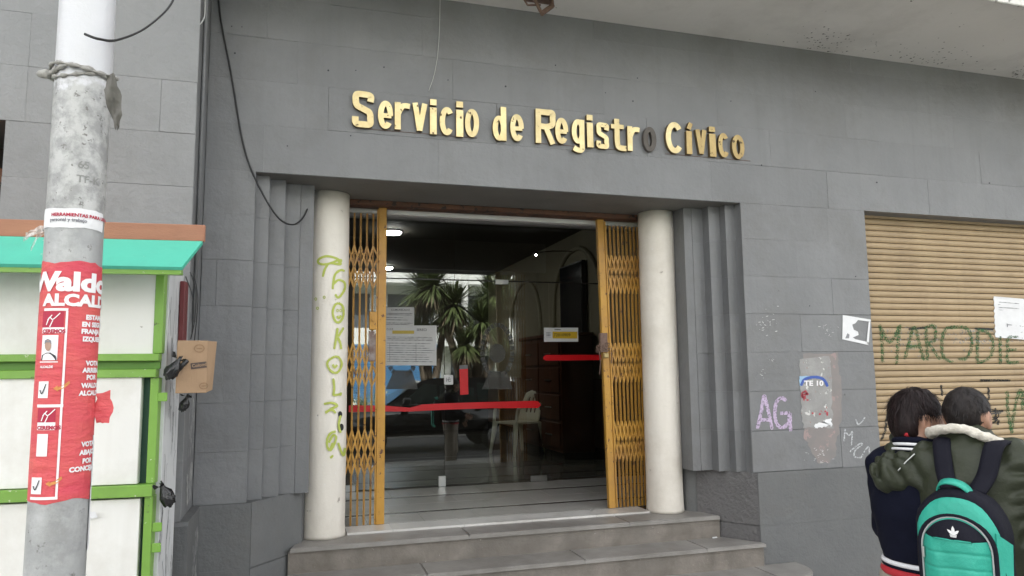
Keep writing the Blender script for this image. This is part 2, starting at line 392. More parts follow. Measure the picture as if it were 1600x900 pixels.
G_ = [[(165, 75), (140, 60), (105, 52), (75, 62), (70, 78), (90, 85), (120, 80), (150, 68), (166, 70)], [(110, 82), (96, 105), (88, 135)], [(120, 80), (160, 84), (150, 72)],
      [(176, 112), (160, 108), (138, 125), (130, 160), (128, 185)], [(130, 165), (150, 148), (172, 155), (178, 175), (168, 200), (150, 218), (138, 205)],
      [(150, 240), (136, 250), (128, 278), (136, 308), (152, 318), (168, 300), (172, 275), (166, 250), (150, 240)], [(145, 292), (153, 300), (162, 290)],
      [(148, 340), (142, 380), (134, 425)], [(172, 338), (150, 375)], [(148, 378), (158, 400), (162, 425)],
      [(135, 455), (112, 470), (106, 488), (120, 512), (142, 520), (158, 505), (164, 480), (152, 458), (135, 455)], [(128, 486), (136, 498), (146, 488)],
      [(130, 542), (134, 580), (130, 612)], [(130, 610), (162, 605)], [(162, 598), (158, 612)],
      [(92, 645), (125, 640), (146, 652), (120, 665), (98, 682)], [(98, 678), (125, 668), (140, 682)],
      [(140, 755), (120, 762), (106, 785), (106, 815), (116, 832)], [(112, 800), (130, 770), (142, 780), (130, 815), (118, 830), (128, 800)], [(150, 800), (160, 830), (172, 850), (178, 820)], [(130, 850), (118, 862)], [(160, 690), (152, 730), (160, 760)]]
b = NB(); strokes(b, G_, 3.6, fc, zx); o = obj('graffiti', b, SPRAY); o.parent = cols[0]; o['label'] = 'olive green spray-painted letters and faces'
for x, y in ((60, 224), (94, 217), (67, 261), (147, 270), (160, 270)):
    b = NB(); cx, cy = zx(x, y); ribbon(b, [(cx+1.6*math.cos(a), cy+1.9*math.sin(a)) for a in [k*.785 for k in range(9)]], 1.2, fc, step=.8, taper=False); o = obj('graffiti_dot', b, SPRAY); o.parent = cols[0]
for x, y, r in ((158, 687, 3.3), (163, 738, 3.6)):
    b = NB(); cx, cy = zx(x, y); patch(b, [(cx+r*math.cos(a), cy+r*1.55*math.sin(a)) for a in [k*.314 for k in range(20)]], lambda u, v: tuple(onCyl(u, v, *COLS[0], CR+.0055))); o = obj('paint_blot', b, SPRAYD); o.parent = cols[0]; o['label'] = 'black paint blot'
# ------------------------------------------------------------------ left wing wall, standing forward of the entrance
PY = -.484; PXE = -.56; RXL_ = -1.4
LW = thing('wing_wall', 'pale grey block wall standing forward at the left, behind the market kiosk', 'wall', (-2.5, PY, 0))
def lw(name, bm, m, parent=None):
    o = obj(name, bm, m); o.parent = parent or LW; o.matrix_parent_inverse = LW.matrix_world.inverted() if parent is None else Matrix.Identity(4); return o
bpy.context.view_layer.update()
OX0, OX1, OZ0, OZ1 = -2.6, -1.50, 2.0, 3.07
b = NB()
for x0, x1, z0, z1 in ((-6, OX0, -.1, 6.2), (OX1, PXE, -.1, 6.2), (OX0, OX1, -.1, OZ0), (OX0, OX1, OZ1, 6.2)):
    box(b, x0, x1-.001, PY+.014, .3, z0, z1)
core = lw('wall_core', b, WALL)
b = NB(); box(b, -22, PXE-.001, PY+.02, 9.6, 6.203, 15.5); lw('sun_block_upper', b, WALL2)  # unseen mass over the wing, made tall so the sun is blocked
b = NB(); box(b, -22, -6.01, PY+.02, 9.6, -.1, 6.2); lw('sun_block_side', b, WALL2)  # out of view, added as a sun stop left of the wing
b = NB(); box(b, -5.99, RXL_, .31, 9.6, -.1, 6.2); lw('sun_block_core', b, WALL2)  # solid fill added behind the wing so that no sunlight passes
zl = [.915, 1.22, 1.53, 1.84, 2.14, 2.45, 2.758, 3.066, 3.375, 3.68, 3.99, 4.3, 4.6, 5.0, 5.4, 5.8, 6.2]
bpy.context.view_layer.update()
for i, (z0, z1) in enumerate(zip(zl, zl[1:])):
    segs = [(-6, OX0), (OX1, PXE)] if OZ0 < (z0+z1)/2 < OZ1 else [(-6, PXE)]
    for x0, x1 in segs:
        x = x1; k = 0
        while x > x0+.01:
            l = (.19 if i == 7 and k == 0 else .62 if i % 2 else .85)*(1 if k == 0 else rnd.uniform(.9, 1.1))
            e = x-l
            if e-x0 < .25: e = x0
            block(core, e, x, z0, z1, PY, WALL2, t=.04); x = e; k += 1
b = NB()                              # recessed pale reveal of the small window in the wing wall
box(b, OX1-.001, OX1+.0005, PY+.01, .25, OZ0, OZ1-.02)
for k in range(7):
    a0, a1 = k*math.pi/14, (k+1)*math.pi/14; r = .06
    prism(b, [(0, 0)]*0 or [(OX1-.0-.0, PY+.05), (OX1, PY+.05), (OX1, PY+.06), (OX1-.0005, PY+.06)], OZ0, OZ0+.001) if False else None
o = lw('window_reveal', b, WALL2)
b = NB(); box(b, OX0, OX1, .1, .13, OZ0, OZ1); lw('window_back', b, mat('dark_room', (.02, .015, .012), .8))  # near-black sheet: the dark of the interior is put into its colour
b = NB(); box(b, OX0, OX1, .02, .06, 2.55, 2.62); box(b, OX0, OX1, .0, .08, 2.84, 2.92); lw('window_rail', b, mat('brown_frame_wood', (.2, .08, .04), .6))
b = NB(); box(b, -6, PXE+.045, PY-.05, -.0165, -.1, .915); bmesh.ops.bevel(b, geom=[e for e in b.edges if all(v.co.z > .7 for v in e.verts) and all(v.co.y < -.1 for v in e.verts)], offset=.018, segments=1, affect='EDGES')
lw('plinth', b, PLINTH)
SCR = flat('white_scratches', (.62, .62, .6), .8)
b = NB()
for k in range(170):                    # scratched paint on the corner of the wing wall
    y = rnd.uniform(PY+.18, PY+.42); z = rnd.choice((rnd.uniform(1.2, 1.68), rnd.uniform(.95, 1.12), rnd.uniform(.35, .80))); xs = PXE+.0005 if z > .9 else PXE+.0455
    l = rnd.uniform(.02, .09); ribbon(b, [(y, z), (y+rnd.uniform(-.012, .012), z+l)], rnd.uniform(.003, .008), lambda u, v, xs=xs: (xs+.0015, min(u, -.06), v), step=.01)
lw('scratches', b, SCR)
# ================================================================== entrance steps
ST = thing('entrance_steps', 'three worn grey stone steps leading up to the glass entrance', 'steps', (1.6, 0, 0))
bpy.context.view_layer.update()
def stp(name, bm, m, parent=None):
    o = obj(name, bm, m); o.parent = parent or ST; o.matrix_parent_inverse = (ST.matrix_world.inverted() if parent is None else Matrix.Identity(4)); return o
def rnd_slab(poly, z0, z1, m, parent, name='tread_slab'):
    bb = NB(); prism(bb, poly, z0, z1); bmesh.ops.recalc_face_normals(bb, faces=bb.faces[:])
    bmesh.ops.bevel(bb, geom=[e for e in bb.edges if all(v.co.z > z1-1e-5 for v in e.verts)], offset=.006, segments=2, affect='EDGES')
    o = obj(name, bb, m); o.parent = parent; return o
# top step
b = NB(); prism(b, [(.0, .225), (3.19, .225), (3.05, .66), (.1, .66)], .40, .548); s1 = stp('step', b, STONE)
for a, c in ((.012, 1.2), (1.2, 2.42), (2.42, 3.185)):
    rnd_slab([(a+.001, .205), (c-.001, .205), (c-.001 if c < 3 else 3.06, .60), (a+.001 if a > .1 else .1, .60)], .548, .577, TREAD, s1)
b = NB(); prism(b, [(-.19, -.045), (3.385, -.045), (3.38, .0), (3.19, .26), (.02, .26), (-.19, .02)], .235, .385); s2 = stp('step', b, STONE)
for a, c in ((-.2, .86), (.86, 1.95), (1.95, 2.9), (2.9, 3.395)):
    rnd_slab([(a+.001, -.065), (c-.001, -.065), (c-.001 if c < 3 else 3.385, -.0162 if c > 3 else .24), (3.2 if c > 3 else c-.001, .24), (a+.001 if a > 0 else .02, .24)] if c > 3 else [(a+.001, -.065), (c-.001, -.065), (c-.001, .24), (a+.001 if a > 0 else .02, .24)], .385, .411, TREAD, s2)
arc = lambda x, y, r: [(x+r*math.sin(t), y-r*math.cos(t)) for t in [k*math.pi/2/7 for k in range(8)]]
b = NB(); prism(b, [(-.2, -.345)]+arc(3.44, -.13, .215)+[(3.655, -.017), (-.2, -.017)], -.05, .218); s3 = stp('step', b, STONE)
for a, c in ((-.2, 1.05), (1.05, 2.3), (2.3, 3.3)): rnd_slab([(a+.001, -.365), (c-.001, -.365), (c-.001, -.03), (a+.001, -.03)], .218, .246, TREAD, s3)
rnd_slab([(3.301, -.365)]+arc(3.44, -.13, .235)+[(3.675, -.017), (3.301, -.017)], .218, .246, TREAD, s3)
b = NB(); box(b, -.2, 3.39, -.3, .3, -.05, .2); stp('base', b, STONE)
# ------------------------------------------------------------------ porch floor of pale tiles between dark inlays
FZ = .59
b = NB(); box(b, -.6, 3.7, .62, GY+.02, .3, FZ-.0015); pf = struct(obj('porch_floor', b, DARKST))
PTILE = mat('dimmed_porch_tile', (.40, .388, .36), .2, (.46, .448, .42), 3, .8, bump=.0008, bsc=50, dirt=(.30, .285, .255), rand=.06)  # darker copy of the front tile, the porch's dimness put into its colour
def tilerow(y0, y1, L, off, m, parent, x0=.1, x1=3.02, z=FZ):
    x = x0-off
    while x < x1:
        a, c = max(x, x0), min(x+L, x1); x += L
        if c-a < .03: continue
        bb = NB(); box(bb, a+.0012, c-.0012, y0+.001, y1-.001, z-.02, z+rnd.uniform(-.0006, .0006)); o = obj('floor_tile', bb, m, parent)
tilerow(.475, .70, .52, .2, MARBLE, pf, .39, 2.73, .592)
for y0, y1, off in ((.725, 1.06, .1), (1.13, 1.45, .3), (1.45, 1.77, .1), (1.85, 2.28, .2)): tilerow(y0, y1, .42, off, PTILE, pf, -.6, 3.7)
# ================================================================== folding gates
GATEY = .70
def gate(label, xs, xpost, postw, z0, z1, lean=0., handle=False):
    g = thing('folding_gate', label, 'gate', (xpost, GATEY, FZ), 0, 'folding security gates at the entrance')
    X = lambda x: x-xpost
    def add(name, bm, m=GATE): o = obj(name, bm, m, g); return o
    h = z1-z0; sh = lambda z: lean*(1-z/h)
    b = NB(); box(b, -postw/2, postw/2, -.022, .022, .004, h, bev=.003)
    for v in b.verts: v.co.x += sh(v.co.z)
    add('lead_post', b)
    b = NB(); s = 1 if xs[0] > xpost else -1; box(b, s*(postw/2+.002)-.001, s*(postw/2+.012), -.030, -.018, .01, h-.02)
    for v in b.verts: v.co.x += sh(v.co.z)
    add('post_edge', b)
    for x in xs:
        k = abs(x-xpost)/max(abs(q-xpost) for q in xs)
        b = NB(); w = .0065
        box(b, -w, -w+.0035, -.009, .009, .004, h-.05); box(b, w-.0035, w, -.009, .009, .004, h-.05); box(b, -w+.0035, w-.0035, .003, .0065, .004, h-.05)
        for v in b.verts: v.co.x += X(x)+sh(v.co.z)*(1-k)
        add('bar', b)
    nodes = [xpost]+list(xs)
    for zb in (.22*h, .49*h, .80*h):          # scissor lattice bands, two diamonds high
        for (a, c) in zip(nodes, nodes[1:]):
            ka, kc = abs(a-xpost)/max(abs(q-xpost) for q in xs), abs(c-xpost)/max(abs(q-xpost) for q in xs)
            for r in range(2):
                zz0 = zb+(r-1)*.155
                for (p, q, yy) in (((X(a), zz0), (X(c), zz0+.17), -.0125), ((X(a), zz0+.17), (X(c), zz0), -.0175)):
                    d = Vector((q[0]-p[0], 0, q[1]-p[1])); L = d.length; u = d/L; n = Vector((u.z, 0, -u.x))*.0065
                    p3 = Vector((p[0]+sh(p[1])*(1-ka), yy, p[1])); q3 = Vector((q[0]+sh(q[1])*(1-kc), yy, q[1]))
                    b = NB(); vs = [b.verts.new(w+dy) for dy in (Vector((0, -.0018, 0)), Vector((0, .0018, 0))) for w in (p3-n, p3+n, q3+n, q3-n)]
                    for f in ((0, 1, 2, 3), (7, 6, 5, 4), (0, 4, 5, 1), (1, 5, 6, 2), (2, 6, 7, 3), (3, 7, 4, 0)): b.faces.new([vs[i] for i in f])
                    add('lattice_strip', b)
    return g, add, h, sh
xp = onY(595.5, 560, GATEY)[0]
gl, addl, hl, _ = gate('ochre folding gate pushed open beside the graffiti-covered left column', [onY(x, 560, GATEY)[0] for x in (581, 571, 561, 551, 541)], xp, .062, FZ, 2.965)
b = NB(); lx = onY(583, 500, GATEY)[0]-xp; lz = onY(583, 500, GATEY)[2]-FZ; box(b, lx-.03, lx+.022, -.032, .01, lz-.075, lz+.06, bev=.003); lk = addl('lock_box', b)
b = NB(); tube(b, [(lx-.002, -.0325, lz), (lx-.002, -.045, lz)], .014, 14); o = obj('keyhole_boss', b, GATE, lk)
b = NB(); box(b, lx-.035, lx+.02, -.03, -.012, lz-.31, lz-.085, bev=.004); addl('bare_metal_plate', b, mat('scuffed_grey_steel', (.28, .25, .24), .5, (.12, .06, .04), 16, 1.4, bump=.002, bsc=60, chips=(.6, .58, .55), chip_sc=25, chip_at=.6))
xr = onY(942, 560, GATEY)[0]
gr, addr, hr, shr = gate('ochre folding gate bunched against the plain right column', [onY(x, 560, GATEY)[0] for x in (951, 957.5, 964, 970.5, 977, 983.5, 990, 996, 1002)], xr, .058, FZ, 2.965, lean=.045)
b = NB(); cz = onY(945, 545, GATEY)[2]-FZ
box(b, -.03, .035, -.03, .012, cz-.03, cz+.13, bev=.004); addr('bare_metal_plate', b, IRON)
CH = thing('chain_and_padlock', 'rusty chain and padlock wrapped round the right gate post', 'chain', (xr+.01, GATEY, FZ+cz))
for k in range(26):
    t = k/26*4*math.pi; c = Vector((.052*math.cos(t)+rnd.uniform(-.008, .008), .034*math.sin(t), -.03+.07*k/26+rnd.uniform(-.01, .01)))
    b = NB(); a1 = Vector((rnd.uniform(-1, 1), rnd.uniform(-.4, .4), rnd.uniform(-1, 1))).normalized(); a2 = a1.cross(Vector((rnd.uniform(-1, 1), 1, rnd.uniform(-1, 1)))).normalized()
    tube(b, [c+a1*.015*math.cos(q)+a2*.009*math.sin(q) for q in [j*math.pi/5 for j in range(11)]], .0032, 5, cap=False); obj('chain_link', b, IRON, CH, smooth=True)
for x, z0, z1 in ((-.055, -.21, -.02), (.05, -.12, -.03)):
    b = NB(); tube(b, spline([(x, -.03, z1), (x+.006, -.036, (z0+z1)/2), (x-.002, -.03, z0)], 5), .0035, 6); obj('chain_end', b, IRON, CH, smooth=True)
b = NB(); box(b, -.025, .02, -.06, -.04, -.075, -.035, bev=.005); pl = obj('padlock', b, mat('dull_brass', (.35, .27, .13), .4, metal=.8), CH)
# ================================================================== glass front
GLM = bpy.data.materials.new('shop_glass'); GLM.use_nodes = True
n = GLM.node_tree.nodes; l = GLM.node_tree.links; n.remove(n['Principled BSDF'])
tr = n.new('ShaderNodeBsdfTransparent'); tr.inputs[0].default_value = (.74, .78, .76, 1); gs = n.new('ShaderNodeBsdfGlossy'); gs.inputs['Roughness'].default_value = 0.0; gs.inputs[0].default_value = (.93, .97, .96, 1)
fr = n.new('ShaderNodeFresnel'); fr.inputs[0].default_value = 2.35; mx = n.new('ShaderNodeMixShader')
l.new(fr.outputs[0], mx.inputs[0]); l.new(tr.outputs[0], mx.inputs[1]); l.new(gs.outputs[0], mx.inputs[2]); l.new(mx.outputs[0], n['Material Output'].inputs[0])
GF = thing('glass_front', 'frameless glass doors and panes closing the porch, with red safety stripes', 'glass door', (1.55, GY, FZ))
g_ = lambda x: x-1.55
ZTR = 2.62
XJ1, XJ2 = 1.445, 2.56
for x0, x1, z0, z1 in ((-.59, XJ1, .012, ZTR-FZ), (XJ1+.006, XJ2, .012, ZTR-FZ), (XJ2+.006, 3.69, .012, ZTR-FZ), (-.59, 1.55, ZTR+.008-FZ, 3.22-FZ), (1.556, 3.69, ZTR+.008-FZ, 3.22-FZ)):
    v = [(g_(x0), 0, z0), (g_(x1), 0, z0), (g_(x1), 0, z1), (g_(x0), 0, z1)]
    pyobj('pane', v, [(0, 1, 2, 3)], GLM, GF)
STEEL = mat('brushed_steel', (.55, .55, .54), .3, metal=1)
def patchfit(x, z, w, h):
    b = NB(); box(b, g_(x)-w/2, g_(x)+w/2, -.014, .014, z, z+h, bev=.003); obj('patch_fitting', b, STEEL, GF)
patchfit(1.425, .0, .07, .10); patchfit(onY(842, 747, GY)[0], .0, .17, .055); patchfit(.55, 0, .09, .06); patchfit(.38, 0, .06, .06); patchfit(2.05, 2.0, .14, .05)
b = NB(); box(b, g_(-.59), g_(3.69), -.004, .004, ZTR-.002-FZ, ZTR+.01-FZ); obj('transom_seal', b, DARKST, GF)
REDT = flat('red_tape_and_reflection', (.72, .006, .012), .4)  # tape colour, used again for the painted red reflection
def onG(x, y, off=-.004): p = onY(x, y, GY+off); return (g_(p[0]), off, p[2]-FZ)
b = NB(); P = [(545, 633.5), (600, 633.5), (640, 637), (660, 632), (700, 630), (760, 628), (835, 626), (841, 627), (845, 633), (841, 637.5), (760, 638), (700, 640), (640, 643), (600, 643), (545, 644)]
patch(b, P, lambda u, v: onG(u, v)); obj('red_stripe', b, REDT, GF)
b = NB(); patch(b, [(849, 557), (853, 554.5), (942, 554.5), (942, 562.5), (853, 563.5), (849, 561.5)], lambda u, v: onG(u, v)); obj('red_stripe', b, REDT, GF)
# frosted emblem
FROST = bpy.data.materials.new('frosted_film'); FROST.use_nodes = True
n = FROST.node_tree.nodes; l = FROST.node_tree.links; p = n['Principled BSDF']; p.inputs['Base Color'].default_value = (.10, .10, .095, 1); p.inputs['Alpha'].default_value = .72; p.inputs['Roughness'].default_value = .7
def emblem(cx, cy, s, name='frosted_emblem'):
    b = NB(); E = lambda r, ry, a: (cx+r*s*math.cos(a), cy+ry*s*math.sin(a))
    N = 28
    for k in range(N):
        a0, a1 = 2*math.pi*k/N+.02, 2*math.pi*(k+1)/N-.02
        if 1.25 < a0 % (2*math.pi) < 1.85: continue
        patch(b, [E(27, 44, a0), E(27, 44, a1), E(20, 37, a1), E(20, 37, a0)], lambda u, v: onG(u, v, -.003))
    patch(b, [E(13, 15, a) for a in [k*.35 for k in range(18)]], lambda u, v: onG(u, v+4*s, -.003))
    patch(b, [(cx-12*s, cy+32*s), (cx+15*s, cy+32*s), (cx+24*s, cy+60*s), (cx-24*s, cy+60*s)], lambda u, v: onG(u, v, -.0035))
    obj(name, b, FROST, GF)
emblem(777, 548, 1.0); emblem(628, 545, 1.05)
b = NB(); patch(b, [(694, 586), (707, 586), (708, 587), (708, 600), (707, 601), (695, 601), (694, 600)], lambda u, v: onG(u, v, -.005)); st = obj('white_sticker', b, PAPER, GF)
b = NB()
for a in ([(698, 590), (698, 597)], [(702, 589), (701, 596), (705, 595)], [(697, 594), (705, 592)]): ribbon(b, a, 1.0, lambda u, v: onG(u, v, -.0065), step=1)
obj('sticker_print', b, GREYINK, st)
b = NB(); patch(b, [(718, 577), (731, 576), (732, 616), (719, 617)], lambda u, v: onG(u, v, -.004)); st2 = obj('red_reflection', b, REDT, GF)  # flat red patch that paints a reflection onto the pane
b = NB(); patch(b, [(718, 571), (731, 570), (731, 576), (718, 577)], lambda u, v: onG(u, v, -.0042)); obj('grey_reflection', b, GREYINK, GF)  # grey upper end of the painted reflection
# notices taped to the glass
def notice(label, x0, y0, x1, y1, off, m=PAPER):
    v = [onY(x0, y0, GY+off), onY(x1, y0, GY+off), onY(x1, y1, GY+off), onY(x0, y1, GY+off)]
    c = sum(v)/4; o = thing('paper_notice', label, 'notice', tuple(c))
    pts = [tuple(q-c) for q in v]; back = [(q[0], q[1]+.0012, q[2]) for q in pts]
    pyobj('sheet', pts+back, [(3, 2, 1, 0), (4, 5, 6, 7), (0, 1, 5, 4), (1, 2, 6, 5), (2, 3, 7, 6), (3, 0, 4, 7)], m, o)
    fn = lambda u, w: tuple(onY(u, w, GY+off-.0015)-c)
    return o, fn
o, fn = notice('small white typed notice taped above the larger one on the glass', 601.5, 480, 647, 511, -.008)
b = NB(); text_on(b, 'COMUNICADO', 4.2, lambda u, v: fn(611+u, 485.5-v), .08)
for k, (y, x1) in enumerate(((489.5, 645), (491.7, 644), (496, 630), (499.5, 637), (504.5, 645), (506.7, 640))): ribbon(b, [(603, y), (x1, y+.6)], .85, fn, step=3, jit=.4)
obj('printed_lines', b, GREYINK, o)
o, fn = notice('large white printed form with a yellow band taped to the glass', 601, 508.5, 682, 571, -.004)
b = NB(); text_on(b, 'SERECI', 5.2, lambda u, v: fn(651+u, 517-v), .12); text_on(b, 'O.E.P.', 4.5, lambda u, v: fn(604+u, 516-v), .05)
for y in (526.5, 529, 531.2, 536, 540, 543.5, 547, 550.5, 554, 557.5, 561, 564.5):
    ribbon(b, [(604, y), (rnd.uniform(660, 680), y+.8)], .75, fn, step=3, jit=.5)
for x in (609, 650): ribbon(b, [(x, 536), (x, 566)], .5, fn, step=3)
obj('printed_lines', b, GREYINK, o)
b = NB(); patch(b, [(613, 516.5), (647, 516.5), (647, 521.5), (613, 521.5)], fn); obj('yellow_band', b, flat('yellow_ink', (.62, .47, .1), .7), o)
o, fn = notice('white and yellow card with a number stuck on the right-hand glass', 850, 512, 903.5, 534, -.006)
b = NB(); patch(b, [(863.5, 518), (902, 518.3), (902, 529), (863.5, 528.8)], fn); obj('yellow_panel', b, flat('yellow_card', (.72, .47, .02), .6), o)
fn2 = lambda u, v: tuple(np.array(fn(u, v))-np.array([0, .001, 0]))
b = NB(); text_on(b, '72010909', 6.6, lambda u, v: fn2(865+u, 525.5-v), .12); obj('printed_number', b, flat('brown_ink', (.14, .08, .02), .7), o)
b = NB(); ribbon(b, [(866, 515), (877, 515.2)], 1.3, fn2, step=1.5, jit=.5); obj('printed_word', b, INK, o)
b = NB()
for k in range(4): ribbon(b, [(853, 519.5+k*2.3), (861, 519.8+k*2.3)], 1.1, fn2, step=3, jit=.6)
obj('printed_lines', b, GREYINK, o)
# ================================================================== room behind the glass
ROOMD_ = mat('core_block_grey', (.2, .2, .2), .9)
RX0, RX1, RY1, RZ = -1.2, 3.74, 9.2, 3.6
b = NB(); box(b, RX1+.125, 10.5, .26, 9.5, -.1, 6.2); bchild('sun_block_core', b, ROOMD_)  # unseen solid core beside the room, added to block sunlight
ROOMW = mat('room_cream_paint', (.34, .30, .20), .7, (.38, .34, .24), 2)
ROOMD = mat('room_dimmed_paint', (.045, .038, .03), .8)  # dimness of the room's left and back painted into this dark colour
rm = []
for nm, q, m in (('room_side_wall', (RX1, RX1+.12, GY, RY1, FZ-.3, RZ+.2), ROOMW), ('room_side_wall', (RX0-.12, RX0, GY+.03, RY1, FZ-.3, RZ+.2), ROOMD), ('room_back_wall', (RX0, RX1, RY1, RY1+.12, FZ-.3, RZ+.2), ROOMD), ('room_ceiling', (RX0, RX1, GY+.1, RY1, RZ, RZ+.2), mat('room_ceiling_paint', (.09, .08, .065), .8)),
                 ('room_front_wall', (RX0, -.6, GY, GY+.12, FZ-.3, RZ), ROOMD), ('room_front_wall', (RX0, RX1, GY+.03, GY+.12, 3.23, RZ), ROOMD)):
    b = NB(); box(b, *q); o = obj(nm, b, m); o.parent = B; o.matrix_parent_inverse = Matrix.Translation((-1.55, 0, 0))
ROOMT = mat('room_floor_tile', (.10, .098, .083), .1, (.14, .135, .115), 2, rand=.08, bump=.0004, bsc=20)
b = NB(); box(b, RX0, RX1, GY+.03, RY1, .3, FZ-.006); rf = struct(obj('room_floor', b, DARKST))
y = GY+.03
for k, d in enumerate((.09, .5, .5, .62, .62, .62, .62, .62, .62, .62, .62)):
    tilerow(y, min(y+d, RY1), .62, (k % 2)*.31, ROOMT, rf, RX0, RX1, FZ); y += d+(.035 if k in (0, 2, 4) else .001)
WOOD = mat('red_brown_wood', (.13, .042, .018), .4, (.085, .028, .012), 4, 1, aniso=(1, 1, .3), bump=.001, bsc=60)
def onR(x, y): return onX(x, y, RX1)
# wainscot and skirting on the right-hand wall
b = NB(); box(b, RX1-.02, RX1-.0005, GY+.13, RY1-.01, FZ+.14, FZ+1.0); o = obj('wainscot', b, mat('brown_wall_panel', (.17, .085, .04), .5, (.13, .065, .03), 3)); o.parent = B; o.matrix_parent_inverse = Matrix.Translation((-1.55, 0, 0))
b = NB(); box(b, RX1-.028, RX1-.0005, GY+.13, RY1-.01, FZ+.002, FZ+.138); o = obj('skirting', b, DARKST); o.parent = B; o.matrix_parent_inverse = Matrix.Translation((-1.55, 0, 0))
# cabinet with drawers
cb0, cb1 = 3.85, 5.55
CAB = thing('drawer_cabinet', 'dark red-brown wooden cabinet with drawers behind the right-hand glass', 'cabinet', (3.45, (cb0+cb1)/2, FZ))
bpy.context.view_layer.update()
cy = (cb0+cb1)/2
b = NB(); box(b, -.18, .26, cb0-cy, cb1-cy, .08, 1.55, bev=.004); obj('carcass', b, WOOD, CAB)
b = NB(); box(b, -.21, .265, cb0-cy-.03, cb1-cy+.03, 1.552, 1.60, bev=.008); obj('top', b, WOOD, CAB)
b = NB(); box(b, -.15, .25, cb0-cy+.03, cb1-cy-.03, .001, .078); obj('base', b, DARKST, CAB)
for r in range(4):
    for c in range(2):
        b = NB(); y0 = cb0-cy+.05+c*.82; box(b, -.2, -.182, y0, y0+.78, .13+r*.35, .13+r*.35+.32, bev=.006); dw = obj('drawer', b, WOOD, CAB)
        b = NB(); box(b, -.222, -.201, y0+.28, y0+.5, .28+r*.35, .295+r*.35); obj('handle', b, STEEL, dw)
# wall screen
ty0, ty1 = 4.0, 4.95
TV = thing('wall_screen', 'dark flat screen hanging on the cream side wall inside', 'television', (RX1-.05, (ty0+ty1)/2, 2.55))
b = NB(); box(b, -.03, .03, -.42, .42, -.36, .62, bev=.006); obj('casing', b, mat('black_casing', (.01, .01, .012), .3), TV)
b = NB(); box(b, -.034, -.0305, -.40, .40, -.34, .60); obj('screen', b, mat('dark_screen', (.006, .007, .012), .08), TV)
b = NB(); box(b, .03, .055, -.1, .1, -.05, .15); obj('bracket', b, IRON, TV)
# plaster arches on the side wall
PLA = mat('arch_plaster', (.42, .38, .27), .7)
for i, (yc, wd, zt) in enumerate(((4.45, .86, 3.38), (6.75, .8, 3.2))):
    pts = [(RX1-.015, yc-wd, 2.2)]+[(RX1-.015, yc-wd*math.cos(a), zt-.75+.75*math.sin(a)) for a in [k*math.pi/14 for k in range(15)]]+[(RX1-.015, yc+wd, 2.2)]
    b = NB(); tube(b, pts, .035, 6); o = obj('plaster_arch', b, PLA, smooth=True); o.parent = B; o.matrix_parent_inverse = Matrix.Translation((-1.55, 0, 0))
# ceiling lamp, spot lamp
EM = bpy.data.materials.new('lit_diffuser'); EM.use_nodes = True; q = EM.node_tree.nodes['Principled BSDF']; q.inputs['Emission Color'].default_value = (1, .98, .92, 1); q.inputs['Emission Strength'].default_value = 19
p0 = onZ(613, 365, RZ-.04)
LA = thing('ceiling_lamp', 'round lit lamp on the dark ceiling behind the left pane', 'lamp', (p0[0], p0[1], RZ-.002))
b = NB(); lathe(b, [(.13, -.02), (.13, 0)], 28); obj('rim', b, mat('white_metal', (.7, .7, .7), .4), LA)
b = NB(); lathe(b, [(.06, -.05), (.105, -.043), (.122, -.022)], 28); obj('diffuser', b, EM, LA, smooth=True)
p1_ = onZ(603, 420, RZ-.04); LB = thing('ceiling_lamp', 'second round lit lamp farther back on the dark ceiling, beside the gate post', 'lamp', (p1_[0], p1_[1], RZ-.002))
for ch in LA.children: dup(ch, ch.name.split('.')[0], LB)
sp = onX(838, 397, RX1-.55)
SP = thing('spot_lamp', 'small lit spot lamp on a wall arm above the screen', 'lamp', tuple(sp))
b = NB(); tube(b, [(0, 0, .02), (.25, -.02, .05), (.55, -.05, .05)], .008, 6); obj('arm', b, IRON, SP)
b = NB(); tube(b, [(0, .03, .035), (-.02, -.04, -.02)], [.012, .02], 12); obj('shade', b, IRON, SP)
b = NB(); tube(b, [(-.0205, -.0415, -.021), (-.022, -.046, -.025)], [.014, .01], 12); obj('bulb', b, EM, SP)
# plastic armchair
cx, cyy = 2.98, 4.78
CHR = thing('plastic_armchair', 'cream moulded plastic armchair standing on the tiles behind the glass', 'chair', (cx, cyy, FZ), math.radians(-70))
CP = mat('cream_plastic', (.74, .70, .56), .35)
b = NB(); vs = []
seat = [(-.22, -.23), (.22, -.23), (.24, 0), (.22, .22), (-.22, .22), (-.24, 0)]
extr(b, seat, lambda u, v, w: (u, v, w-.04*(1-(u/.24)**2)*(1-(v/.24)**2)), .405, .43); obj('seat', b, CP, CHR)
b = NB(); rows = []
for k in range(9):
    t = k/8; z = .43+t*.42; w = .235-.05*max(0, t-.6)/.4-.02*t; y = .20+.13*t
    rows.append([b.verts.new((w*math.sin(a)/math.sin(1.0), y+.05*(math.cos(a)-1)*1.2, z-(.05*(a/1.0)**2 if k == 8 else 0))) for a in [(-1+j/6)*1.0 for j in range(13)]])
for a, c in zip(rows, rows[1:]):
    for j in range(12):
        if 2 < j < 9 and 1 < rows.index(a) < 6 and j % 2: continue
        b.faces.new((a[j], a[j+1], c[j+1], c[j]))
bk = obj('backrest', b, CP, CHR, smooth=True); sm = bk.modifiers.new('t', 'SOLIDIFY'); sm.thickness = .012
